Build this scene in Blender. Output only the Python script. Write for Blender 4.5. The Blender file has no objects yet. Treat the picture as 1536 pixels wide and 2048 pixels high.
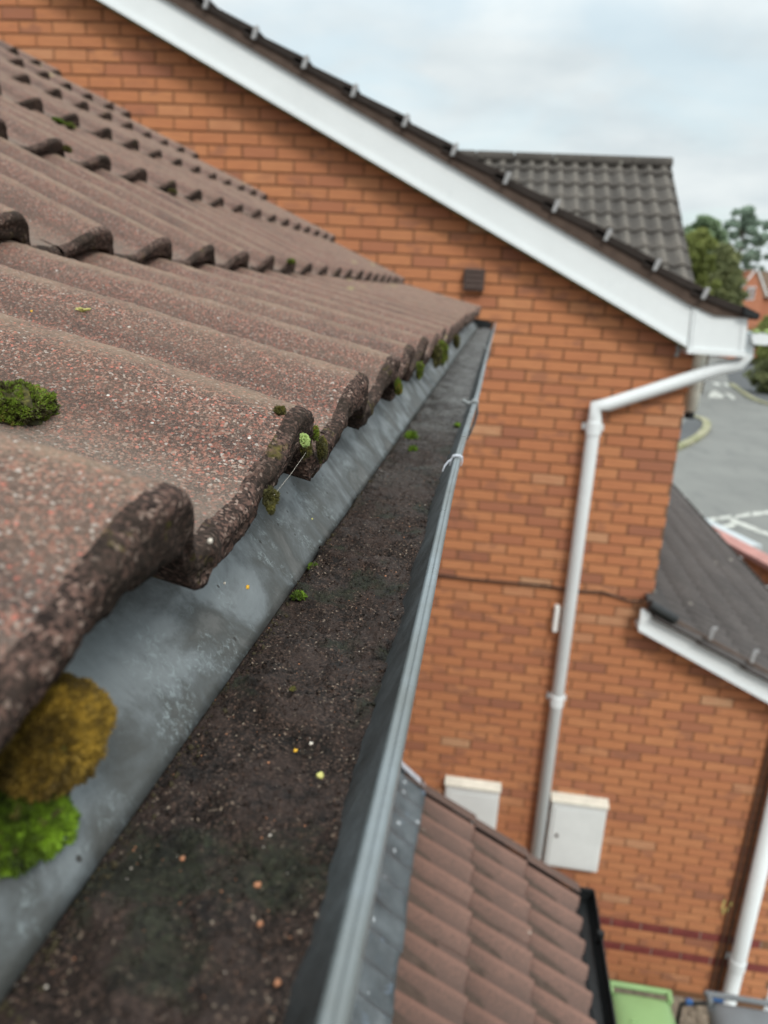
import bpy, math, random
import numpy as np
from mathutils import Matrix, Vector
random.seed(7); RNG = np.random.default_rng(11)
S = bpy.context.scene
COL = S.collection
PI = math.pi

# ------------------------------------------------------------------ camera, sky, sun, exposure
CAMZ = 5.35                                        # eye height above the ground, metres
F_PX = 1531.1                                      # focal length in pixels of the 1536x2048 frame
def _axes(yaw, pitch, roll):
    f = np.array([math.sin(yaw)*math.cos(pitch), math.cos(yaw)*math.cos(pitch), math.sin(pitch)])
    r = np.cross(f, [0, 0, 1.]); r /= np.linalg.norm(r); u = np.cross(r, f)
    return r*math.cos(roll)+u*math.sin(roll), -r*math.sin(roll)+u*math.cos(roll), f
CR, CU, CF = _axes(math.radians(-7.1766), math.radians(-16.5007), math.radians(3.3248))
cam_d = bpy.data.cameras.new('camera'); cam = bpy.data.objects.new('camera', cam_d); COL.objects.link(cam)
cam.matrix_world = Matrix(((CR[0], CU[0], -CF[0], 0), (CR[1], CU[1], -CF[1], 0), (CR[2], CU[2], -CF[2], CAMZ), (0, 0, 0, 1)))
cam_d.sensor_fit = 'VERTICAL'; cam_d.sensor_height = 36; cam_d.sensor_width = 27
cam_d.lens = F_PX/2048*36
cam_d.clip_start = 0.01; cam_d.clip_end = 3000
cam_d.dof.use_dof = True; cam_d.dof.focus_distance = 0.345; cam_d.dof.aperture_fstop = 11
S.camera = cam

SUN_EL, SUN_AZ = math.radians(44), math.radians(153)     # azimuth clockwise from +Y
world = bpy.data.worlds.new('World'); S.world = world; world.use_nodes = True
def build_world():
    nt = world.node_tree; N = nt.nodes; L = nt.links; N.clear()
    out = N.new('ShaderNodeOutputWorld'); bg = N.new('ShaderNodeBackground'); bg.inputs[1].default_value = 0.1
    sky = N.new('ShaderNodeTexSky'); sky.sky_type = 'NISHITA'; sky.sun_disc = False
    sky.sun_elevation = SUN_EL; sky.sun_rotation = SUN_AZ; sky.air_density = 1.2; sky.dust_density = 1.5
    tc = N.new('ShaderNodeTexCoord'); sep = N.new('ShaderNodeSeparateXYZ'); L.new(tc.outputs['Generated'], sep.inputs[0])
    mz = N.new('ShaderNodeMath'); mz.operation = 'ADD'; mz.inputs[1].default_value = 0.22; L.new(sep.outputs[2], mz.inputs[0])
    mx = N.new('ShaderNodeMath'); mx.operation = 'MAXIMUM'; mx.inputs[1].default_value = 0.1; L.new(mz.outputs[0], mx.inputs[0])
    dx = N.new('ShaderNodeMath'); dx.operation = 'DIVIDE'; L.new(sep.outputs[0], dx.inputs[0]); L.new(mx.outputs[0], dx.inputs[1])
    dy = N.new('ShaderNodeMath'); dy.operation = 'DIVIDE'; L.new(sep.outputs[1], dy.inputs[0]); L.new(mx.outputs[0], dy.inputs[1])
    cb = N.new('ShaderNodeCombineXYZ'); L.new(dx.outputs[0], cb.inputs[0]); L.new(dy.outputs[0], cb.inputs[1])
    n1 = N.new('ShaderNodeTexNoise'); n1.inputs['Scale'].default_value = 1.55; n1.inputs['Detail'].default_value = 5; n1.inputs['Roughness'].default_value = .5
    n1.inputs['Distortion'].default_value = .5
    mp = N.new('ShaderNodeMapping'); mp.inputs['Location'].default_value = (1.7, 4.3, 0); L.new(cb.outputs[0], mp.inputs[0]); L.new(mp.outputs[0], n1.inputs['Vector'])
    r1 = N.new('ShaderNodeValToRGB'); r1.color_ramp.elements[0].position = .36; r1.color_ramp.elements[0].color = (.45, .45, .45, 1)
    r1.color_ramp.elements[1].position = .52; r1.color_ramp.elements[1].color = (.97, .97, .97, 1); L.new(n1.outputs[0], r1.inputs[0])
    n2 = N.new('ShaderNodeTexNoise'); n2.inputs['Scale'].default_value = 2.6; n2.inputs['Detail'].default_value = 6; L.new(mp.outputs[0], n2.inputs['Vector'])
    r2 = N.new('ShaderNodeValToRGB'); r2.color_ramp.elements[0].position = .35; r2.color_ramp.elements[0].color = (4.8, 5.35, 5.6, 1)
    r2.color_ramp.elements[1].position = .68; r2.color_ramp.elements[1].color = (6.2, 6.6, 6.65, 1); L.new(n2.outputs[0], r2.inputs[0])
    # overcast sky brightens towards the zenith
    zc = N.new('ShaderNodeMapRange'); zc.inputs[1].default_value = 0.25; zc.inputs[2].default_value = 1; zc.inputs[3].default_value = 1.0; zc.inputs[4].default_value = 3.3
    L.new(sep.outputs[2], zc.inputs[0])
    vm = N.new('ShaderNodeVectorMath'); vm.operation = 'SCALE'; L.new(r2.outputs[0], vm.inputs[0]); L.new(zc.outputs[0], vm.inputs['Scale'])
    mix = N.new('ShaderNodeMix'); mix.data_type = 'RGBA'; L.new(r1.outputs[0], mix.inputs[0])
    sk = N.new('ShaderNodeVectorMath'); sk.operation = 'MULTIPLY_ADD'; sk.inputs[1].default_value = (.6, .6, .55); sk.inputs[2].default_value = (3.2, 3.75, 3.85); L.new(sky.outputs[0], sk.inputs[0])
    L.new(sk.outputs[0], mix.inputs[6]); L.new(vm.outputs[0], mix.inputs[7]); L.new(mix.outputs[2], bg.inputs[0]); L.new(bg.outputs[0], out.inputs[0])
build_world()
sd = bpy.data.lights.new('sun', 'SUN'); sun = bpy.data.objects.new('sun', sd); COL.objects.link(sun)
sd.energy = 1.5; sd.angle = math.radians(14); sd.color = (1, .95, .88)
_s = Vector((math.sin(SUN_AZ)*math.cos(SUN_EL), math.cos(SUN_AZ)*math.cos(SUN_EL), math.sin(SUN_EL)))
sun.rotation_euler = _s.to_track_quat('Z', 'Y').to_euler(); sun.location = (8, -10, 20)
S.view_settings.view_transform = 'Standard'; S.view_settings.look = 'None'; S.view_settings.gamma = 1
S.view_settings.use_curve_mapping = False
S.view_settings.exposure = 0.45

# ------------------------------------------------------------------ geometry of the place (camera-centred x, y; z from the ground)
def ray(px, py):
    return CR*(px-768)/F_PX - CU*(py-1024)/F_PX + CF
CAM = np.array([0, 0, CAMZ])
def atY(px, py, y): d = ray(px, py); return CAM + d*(y/d[1])
def atG(px, py, z=0.0): d = ray(px, py); return CAM + d*((z-CAMZ)/d[2])
_d = ray(1003, 587); HG = _d/np.linalg.norm(_d)            # the run of the near gutter
HX = np.cross(HG, [0, 0, 1.]); HX /= np.linalg.norm(HX); HZ = np.cross(HX, HG)
def H(x, t, z):                                            # near-eaves coordinates -> world
    x, t, z = np.broadcast_arrays(np.asarray(x, float), np.asarray(t, float), np.asarray(z, float))
    return x[..., None]*HX + t[..., None]*HG + z[..., None]*HZ + CAM
def atHz(px, py, z):                                       # pixel ray met with the level z of the near eaves frame
    d = ray(px, py); dh = np.array([d@HX, d@HG, d@HZ]); return dh*(z/dh[2])
def atHx(px, py, x):
    d = ray(px, py); dh = np.array([d@HX, d@HG, d@HZ]); return dh*(x/dh[0])
WY = 5.117                                                 # face of the neighbouring gable wall
ROW0 = CAMZ-4.72                                           # centre height of the upper dark brick band

# ------------------------------------------------------------------ numpy noise
def _h(i, j, k, s):
    n = (i*374761393 + j*668265263 + k*2147483647 + s*974711) & 0xffffffff
    n = ((n ^ (n >> 13))*1274126177) & 0xffffffff
    return ((n ^ (n >> 16)) & 0xffff)/65535.0
def vnoise(x, y, z=0.0, seed=0):
    x, y, z = np.broadcast_arrays(np.asarray(x, float), np.asarray(y, float), np.asarray(z, float))
    xi, yi, zi = np.floor(x).astype(np.int64), np.floor(y).astype(np.int64), np.floor(z).astype(np.int64)
    fx, fy, fz = x-xi, y-yi, z-zi
    fx, fy, fz = fx*fx*(3-2*fx), fy*fy*(3-2*fy), fz*fz*(3-2*fz)
    r = 0
    for a in (0, 1):
        for b in (0, 1):
            for c in (0, 1):
                r = r + _h(xi+a, yi+b, zi+c, seed)*(fx if a else 1-fx)*(fy if b else 1-fy)*(fz if c else 1-fz)
    return r*2-1
def fbm(x, y, z=0.0, o=4, seed=0):
    r = 0; a = 1; s = 0
    for k in range(o):
        r = r + a*vnoise(np.asarray(x)*2**k+7.1*k, np.asarray(y)*2**k, np.asarray(z)*2**k, seed+k); s += a; a *= .5
    return r/s

# ------------------------------------------------------------------ materials
def lin(r, g, b):
    f = lambda c: (c/255/12.92) if c/255 <= .04045 else ((c/255+.055)/1.055)**2.4
    return (f(r), f(g), f(b), 1)
class MT:
    def __init__(s, name, rough=.8, spec=.3, metal=0):
        s.m = bpy.data.materials.new(name); s.m.use_nodes = True; s.nt = s.m.node_tree; s.N = s.nt.nodes; s.L = s.nt.links
        s.b = s.N['Principled BSDF']; s.b.inputs['Roughness'].default_value = rough; s.b.inputs['Specular IOR Level'].default_value = spec
        s.b.inputs['Metallic'].default_value = metal
        s.pos = s.N.new('ShaderNodeNewGeometry').outputs['Position']
    def lk(s, a, b): s.L.new(a, b)
    def mapped(s, sc=(1, 1, 1), rot=(0, 0, 0), src=None):
        n = s.N.new('ShaderNodeMapping'); n.inputs['Scale'].default_value = sc; n.inputs['Rotation'].default_value = rot
        s.lk(src or s.pos, n.inputs[0]); return n.outputs[0]
    def noise(s, scale, detail=4, rough=.55, vec=None, dist=0, out=0):
        n = s.N.new('ShaderNodeTexNoise'); n.inputs['Scale'].default_value = scale; n.inputs['Detail'].default_value = detail
        n.inputs['Roughness'].default_value = rough; n.inputs['Distortion'].default_value = dist; s.lk(vec or s.pos, n.inputs['Vector']); return n.outputs[out]
    def vor(s, scale, vec=None, out='Color', rnd=1):
        n = s.N.new('ShaderNodeTexVoronoi'); n.inputs['Scale'].default_value = scale; n.inputs['Randomness'].default_value = rnd
        s.lk(vec or s.pos, n.inputs['Vector']); return n.outputs[out]
    def ramp(s, fac, stops, interp='LINEAR'):
        n = s.N.new('ShaderNodeValToRGB'); cr = n.color_ramp; cr.interpolation = interp
        while len(cr.elements) < len(stops): cr.elements.new(.5)
        for e, (p, c) in zip(cr.elements, stops):
            e.position = p; e.color = c if hasattr(c, '__len__') else (c, c, c, 1)
        s.lk(fac, n.inputs[0]); return n.outputs[0]
    def mix(s, fac, a, b, mode='MIX'):
        n = s.N.new('ShaderNodeMix'); n.data_type = 'RGBA'; n.blend_type = mode
        for v, i in ((fac, 0), (a, 6), (b, 7)):
            if hasattr(v, 'is_linked') or hasattr(v, 'links'): s.lk(v, n.inputs[i])
            else: n.inputs[i].default_value = v
        return n.outputs[2]
    def math(s, op, a, b=None, c=None):
        n = s.N.new('ShaderNodeMath'); n.operation = op
        for v, i in ((a, 0), (b, 1), (c, 2)):
            if v is None: continue
            if hasattr(v, 'links'): s.lk(v, n.inputs[i])
            else: n.inputs[i].default_value = v
        return n.outputs[0]
    def sep(s, v):
        n = s.N.new('ShaderNodeSeparateXYZ'); s.lk(v, n.inputs[0]); return n.outputs
    def color(s, c):
        if hasattr(c, 'links'): s.lk(c, s.b.inputs['Base Color'])
        else: s.b.inputs['Base Color'].default_value = c
    def bump(s, h, dist=.002, strength=1, prev=None):
        n = s.N.new('ShaderNodeBump'); n.inputs['Distance'].default_value = dist; n.inputs['Strength'].default_value = strength; s.lk(h, n.inputs['Height'])
        if prev: s.lk(prev, n.inputs['Normal'])
        s.lk(n.outputs[0], s.b.inputs['Normal']); return n.outputs[0]
    def rough(s, v): s.lk(v, s.b.inputs['Roughness'])

def mat_tile():
    m = MT('near_roof_tile_concrete', .9, .15)
    w = m.noise(900, 2, .6, out=1)
    wp = m.N.new('ShaderNodeVectorMath'); wp.operation = 'MULTIPLY_ADD'; wp.inputs[1].default_value = (.0006, .0006, .0006)
    m.lk(w, wp.inputs[0]); m.lk(m.pos, wp.inputs[2])
    sp = m.sep(m.vor(1000, wp.outputs[0]))[0]
    c1 = m.ramp(sp, [(0, (.026, .020, .018, 1)), (.34, (.050, .036, .031, 1)), (.56, (.115, .073, .058, 1)), (.76, (.25, .088, .060, 1)), (.88, (.33, .165, .12, 1)), (.96, (.32, .26, .21, 1)), (1, (.52, .48, .43, 1))])
    sp2 = m.sep(m.vor(2100))[1]
    c2 = m.ramp(sp2, [(0, (.05, .037, .033, 1)), (.5, (.17, .105, .085, 1)), (.8, (.33, .2, .15, 1)), (1, (.52, .44, .38, 1))])
    c = m.mix(.30, c1, c2)
    # weather: pale worn lengths, dark damp ones, sparse coarse red and white aggregate
    big = m.noise(9, 5, .6)
    wvec = m.mapped((1.2, 14, 1.2))
    streak = m.noise(3.0, 4, .6, vec=wvec)
    c = m.mix(m.ramp(big, [(.38, 0.0), (.66, .35)]), c, (.145, .098, .074, 1))
    c = m.mix(m.ramp(streak, [(.46, 0.0), (.68, .38)]), c, (.16, .115, .088, 1))
    c = m.mix(m.ramp(m.noise(5, 5, .65), [(.30, .55), (.46, 0.0)]), c, (.05, .038, .036, 1))
    vd = m.vor(420, out='Distance'); vc = m.sep(m.vor(420))[0]
    red = m.math('MULTIPLY', m.math('MULTIPLY', m.math('LESS_THAN', m.math('ADD', vd, m.math('MULTIPLY', m.noise(900, 2), .25)), .40), m.math('GREATER_THAN', vc, .72)), .75)
    c = m.mix(red, c, (.44, .15, .11, 1))
    vd2 = m.vor(140, out='Distance'); vc2 = m.sep(m.vor(140))[1]
    wh = m.math('MULTIPLY', m.math('LESS_THAN', vd2, .10), m.math('GREATER_THAN', vc2, .93))
    c = m.mix(wh, c, (.62, .6, .55, 1))
    vd3 = m.vor(14, out='Distance'); vc3 = m.sep(m.vor(14))[2]
    li = m.math('MULTIPLY', m.math('LESS_THAN', m.math('ADD', vd3, m.math('MULTIPLY', m.noise(60, 3), .3)), .33), m.math('GREATER_THAN', vc3, .88))
    c = m.mix(m.math('MULTIPLY', li, .5), c, (.3, .27, .12, 1))
    wa = m.N.new('ShaderNodeAttribute'); wa.attribute_name = 'wear_and_shade'; wf = wa.outputs['Fac']  # roll height: crest wear and pan dust, plus painted flank shade
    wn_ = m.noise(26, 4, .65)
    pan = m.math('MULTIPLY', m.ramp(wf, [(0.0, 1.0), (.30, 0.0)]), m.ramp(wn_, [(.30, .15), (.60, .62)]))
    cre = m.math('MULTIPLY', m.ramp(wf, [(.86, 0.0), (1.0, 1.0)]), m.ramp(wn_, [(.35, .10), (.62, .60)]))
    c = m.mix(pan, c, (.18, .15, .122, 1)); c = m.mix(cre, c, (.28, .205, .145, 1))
    low = m.math('MULTIPLY', m.ramp(wf, [(.25, 0.0), (.42, 1.0), (.72, 0.0)]), .35); c = m.mix(low, c, (.045, .034, .031, 1))  # lower flank darkened to paint in the shade between rolls
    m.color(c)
    h = m.math('ADD', m.math('MULTIPLY', m.noise(700, 3, .7), 1.0), m.math('MULTIPLY', sp, .5))
    b1 = m.bump(h, .0011, .9)
    m.bump(m.noise(110, 3, .6), .002, .5, b1)
    return m.m
def mat_tile_edge():
    m = MT('tile_end_dirt', .97, .1)
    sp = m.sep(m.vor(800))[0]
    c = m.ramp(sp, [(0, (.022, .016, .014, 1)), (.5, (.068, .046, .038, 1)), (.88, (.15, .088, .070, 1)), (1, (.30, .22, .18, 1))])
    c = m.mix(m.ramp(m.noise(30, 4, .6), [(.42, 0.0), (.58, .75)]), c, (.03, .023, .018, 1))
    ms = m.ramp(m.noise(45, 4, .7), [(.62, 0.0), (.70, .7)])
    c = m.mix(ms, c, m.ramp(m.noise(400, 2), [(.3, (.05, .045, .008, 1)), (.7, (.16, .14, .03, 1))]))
    m.color(c)
    b = m.bump(m.noise(500, 4, .75), .0022, .9); m.bump(m.noise(110, 3), .003, .6, b)
    return m.m
def mat_tile_far(name, base, dark, light, sc=160, lich=.9):
    m = MT(name, .9, .2)
    c = m.ramp(m.noise(sc, 4, .7), [(.3, dark), (.5, base), (.72, light)])
    c = m.mix(m.ramp(m.noise(2.2, 5, .65), [(.35, .55), (.62, 0.0)]), c, dark)
    vd = m.vor(7, out='Distance'); vc = m.sep(m.vor(7))[2]
    li = m.math('MULTIPLY', m.math('LESS_THAN', m.math('ADD', vd, m.math('MULTIPLY', m.noise(40, 3), .35)), .30), m.math('GREATER_THAN', vc, lich))
    c = m.mix(m.math('MULTIPLY', li, .8), c, (.42, .40, .34, 1))
    wa = m.N.new('ShaderNodeAttribute'); wa.attribute_name = 'wear_and_shade'
    c = m.mix(m.ramp(wa.outputs['Fac'], [(0.0, .45), (.5, 0.0)]), c, dark); c = m.mix(m.ramp(wa.outputs['Fac'], [(.7, 0.0), (1.0, .45)]), c, light)  # pans darkened, crests lightened: roll shading put into the colour
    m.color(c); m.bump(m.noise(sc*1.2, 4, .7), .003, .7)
    return m.m
def mat_brick():
    m = MT('orange_brick', .88, .2)
    x, y, z = m.sep(m.pos)[:3]
    sx = m.sep(m.pos)
    row = m.math('FLOOR', m.math('DIVIDE', m.math('SUBTRACT', sx[2], ROW0-.0375), .075))
    st = m.math('MULTIPLY', m.math('MODULO', m.math('ADD', row, 1000.), 2.), .1125)
    xy = m.math('ADD', sx[0], sx[1])
    col = m.math('FLOOR', m.math('DIVIDE', m.math('ADD', m.math('SUBTRACT', xy, WY), m.math('ADD', st, 45.0)), .225))
    cb = m.N.new('ShaderNodeCombineXYZ'); m.lk(row, cb.inputs[0]); m.lk(col, cb.inputs[1])
    wn = m.N.new('ShaderNodeTexWhiteNoise'); wn.noise_dimensions = '3D'; m.lk(cb.outputs[0], wn.inputs['Vector'])
    rv = wn.outputs['Value']; rc = m.sep(wn.outputs['Color'])
    base = m.ramp(rv, [(0, (.24, .095, .062, 1)), (.08, (.33, .128, .072, 1)), (.20, (.42, .162, .074, 1)), (.6, (.45, .182, .079, 1)), (.94, (.475, .205, .092, 1)), (.985, (.47, .235, .125, 1)), (1, (.46, .285, .165, 1))])
    # dragfaced streaks and darker kiss marks that differ from brick to brick
    off = m.N.new('ShaderNodeVectorMath'); off.operation = 'MULTIPLY_ADD'; off.inputs[1].default_value = (9, 9, 9)
    m.lk(wn.outputs['Color'], off.inputs[0]); m.lk(m.pos, off.inputs[2])
    streak = m.noise(10, 4, .6, vec=m.mapped((1, 1, 7), src=off.outputs[0]))
    c = m.mix(m.ramp(streak, [(.35, .5), (.6, 0.0)]), base, (.32, .115, .06, 1))
    kiss = m.math('MULTIPLY', m.ramp(m.noise(7, 3, .5, vec=m.mapped((1, 1, 2), src=off.outputs[0])), [(.5, 0.0), (.6, 1.0)]), m.ramp(rc[1], [(.62, 0.0), (.72, .62)]))
    c = m.mix(kiss, c, (.20, .088, .062, 1))
    c = m.mix(m.ramp(m.noise(.9, 4, .6), [(.36, .30), (.6, 0.0)]), c, (.30, .12, .065, 1))
    c = m.mix(m.math('MULTIPLY', m.noise(300, 3, .7), .22), c, (.66, .33, .17, 1))
    m.color(c); m.bump(m.noise(220, 4, .7, vec=m.mapped((1, 1, 3))), .003, .6)
    return m.m
def simple(name, col, rough=.6, spec=.4, var=.15, sc=8, bump=0, bsc=100, dark=None, metal=0):
    m = MT(name, rough, spec, metal)
    c0 = tuple(col[:3])+(1,); d = dark or tuple(v*(1-var) for v in col[:3])+(1,)
    c = m.ramp(m.noise(sc, 5, .6), [(.3, d), (.65, c0)])
    c = m.mix(m.ramp(m.noise(sc*9, 4, .7), [(.4, .25), (.6, 0.0)]), c, d)
    m.color(c)
    m.rough(m.ramp(m.noise(sc*3, 3), [(.3, max(rough-.1, 0.02)), (.7, min(rough+.12, 1))]))
    if bump: m.bump(m.noise(bsc, 4, .6), bump, .8)
    return m.m
def mat_apron():
    m = MT('grey_eaves_tray', .42, .45)
    p = m.mapped((1, 1, 1))
    n1 = m.noise(22, 6, .6, dist=.5); n2 = m.noise(160, 5, .75)
    t = m.math('ADD', n1, m.math('MULTIPLY', m.math('SUBTRACT', n2, .5), .12))
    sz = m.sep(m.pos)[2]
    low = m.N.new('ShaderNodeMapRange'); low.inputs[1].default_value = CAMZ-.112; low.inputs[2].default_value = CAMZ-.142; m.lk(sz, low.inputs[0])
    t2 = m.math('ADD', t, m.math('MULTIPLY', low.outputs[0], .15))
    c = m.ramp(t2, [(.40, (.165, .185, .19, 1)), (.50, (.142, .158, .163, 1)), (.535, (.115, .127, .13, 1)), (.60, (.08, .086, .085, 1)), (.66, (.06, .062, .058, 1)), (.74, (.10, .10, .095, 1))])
    # lime bloom broken over the damp marks
    bl = m.math('MULTIPLY', m.ramp(m.noise(330, 6, .8, dist=.6), [(.50, 0.0), (.62, 1.0)]), m.ramp(m.noise(38, 5, .6, dist=.9), [(.50, 0.0), (.60, .75)]))
    c = m.mix(bl, c, (.235, .275, .28, 1))
    st = m.noise(120, 5, .7, vec=m.mapped((.35, 1.6, .35)))
    c = m.mix(m.ramp(st, [(.62, 0.0), (.74, .12)]), c, (.21, .24, .25, 1))
    vd = m.vor(160, out='Distance'); vc = m.sep(m.vor(160))[0]
    sp = m.math('MULTIPLY', m.math('LESS_THAN', vd, .16), m.math('GREATER_THAN', vc, .86))
    c = m.mix(sp, c, (.03, .028, .025, 1))
    m.color(c); m.rough(m.ramp(t2, [(.45, .36), (.6, .62)])); m.bump(m.noise(240, 4, .6), .0005, .6)
    return m.m
def mat_debris():
    m = MT('gutter_silt', .95, .25)
    yy = m.sep(m.pos)[1]
    far = m.N.new('ShaderNodeMapRange'); far.inputs[1].default_value = .65; far.inputs[2].default_value = 1.1; m.lk(m.math('ADD', yy, m.math('MULTIPLY', m.noise(8, 4), .35)), far.inputs[0])
    sp = m.sep(m.vor(1400))[0]
    c = m.ramp(sp, [(0, (.008, .0055, .0045, 1)), (.45, (.024, .0165, .013, 1)), (.86, (.056, .036, .028, 1)), (.97, (.12, .075, .055, 1)), (1, (.30, .24, .18, 1))])
    c = m.mix(m.ramp(m.noise(42, 5, .6), [(.40, .7), (.56, 0.0)]), c, (.050, .033, .027, 1))
    gr = m.ramp(m.noise(24, 5, .6), [(.54, 0.0), (.61, .8)])
    c = m.mix(gr, c, m.ramp(m.noise(500, 3, .7), [(.35, (.010, .011, .008, 1)), (.6, (.028, .033, .019, 1)), (.8, (.07, .08, .05, 1))]))
    c = m.mix(m.ramp(m.noise(90, 4, .7), [(.54, 0.0), (.66, .75)]), c, (.007, .006, .0055, 1))
    wet = m.ramp(m.noise(9, 5, .6, vec=m.mapped((1, 2.2, 1))), [(.3, (.035, .030, .027, 1)), (.5, (.062, .056, .05, 1)), (.62, (.12, .118, .11, 1)), (.7, (.06, .055, .05, 1))])
    c = m.mix(far.outputs[0], c, wet)
    m.color(c)
    dmp = m.ramp(m.noise(30, 4, .6), [(.42, .55), (.6, .95)])
    m.rough(m.mix(far.outputs[0], dmp, (.34, .34, .34, 1)))
    b = m.bump(m.noise(900, 3, .7), .0016, .9); m.bump(m.noise(220, 4, .7), .003, .8, b)
    return m.m
def leafmat(name, stops, sc=3.0, sc2=60, rough=.7, trans=True):
    m = MT(name, rough, .25)
    n = m.math('ADD', m.math('MULTIPLY', m.noise(sc, 4, .6), .6), m.math('MULTIPLY', m.noise(sc2, 2, .6), .4))
    c = m.ramp(n, stops); m.color(c)
    if 'foliage' in name:
        tr = m.N.new('ShaderNodeBsdfTranslucent'); m.lk(c, tr.inputs[0]); mx = m.N.new('ShaderNodeMixShader'); mx.inputs[0].default_value = .4
        m.lk(m.b.outputs[0], mx.inputs[1]); m.lk(tr.outputs[0], mx.inputs[2]); m.lk(mx.outputs[0], m.N['Material Output'].inputs[0])
    return m.m
def mat_asphalt():
    m = MT('worn_asphalt', .92, .2)
    c = m.ramp(m.noise(.35, 5, .6), [(.3, (.16, .16, .15, 1)), (.7, (.215, .215, .198, 1))])
    c = m.mix(m.ramp(m.noise(90, 3, .7), [(.35, .5), (.6, 0.0)]), c, (.12, .12, .115, 1))
    c = m.mix(m.ramp(m.noise(1.3, 5, .7, vec=m.mapped((1, .25, 1))), [(.35, .5), (.5, 0.0)]), c, (.125, .127, .122, 1))
    m.color(c); m.bump(m.noise(140, 3, .7), .004, .7)
    return m.m

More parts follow.
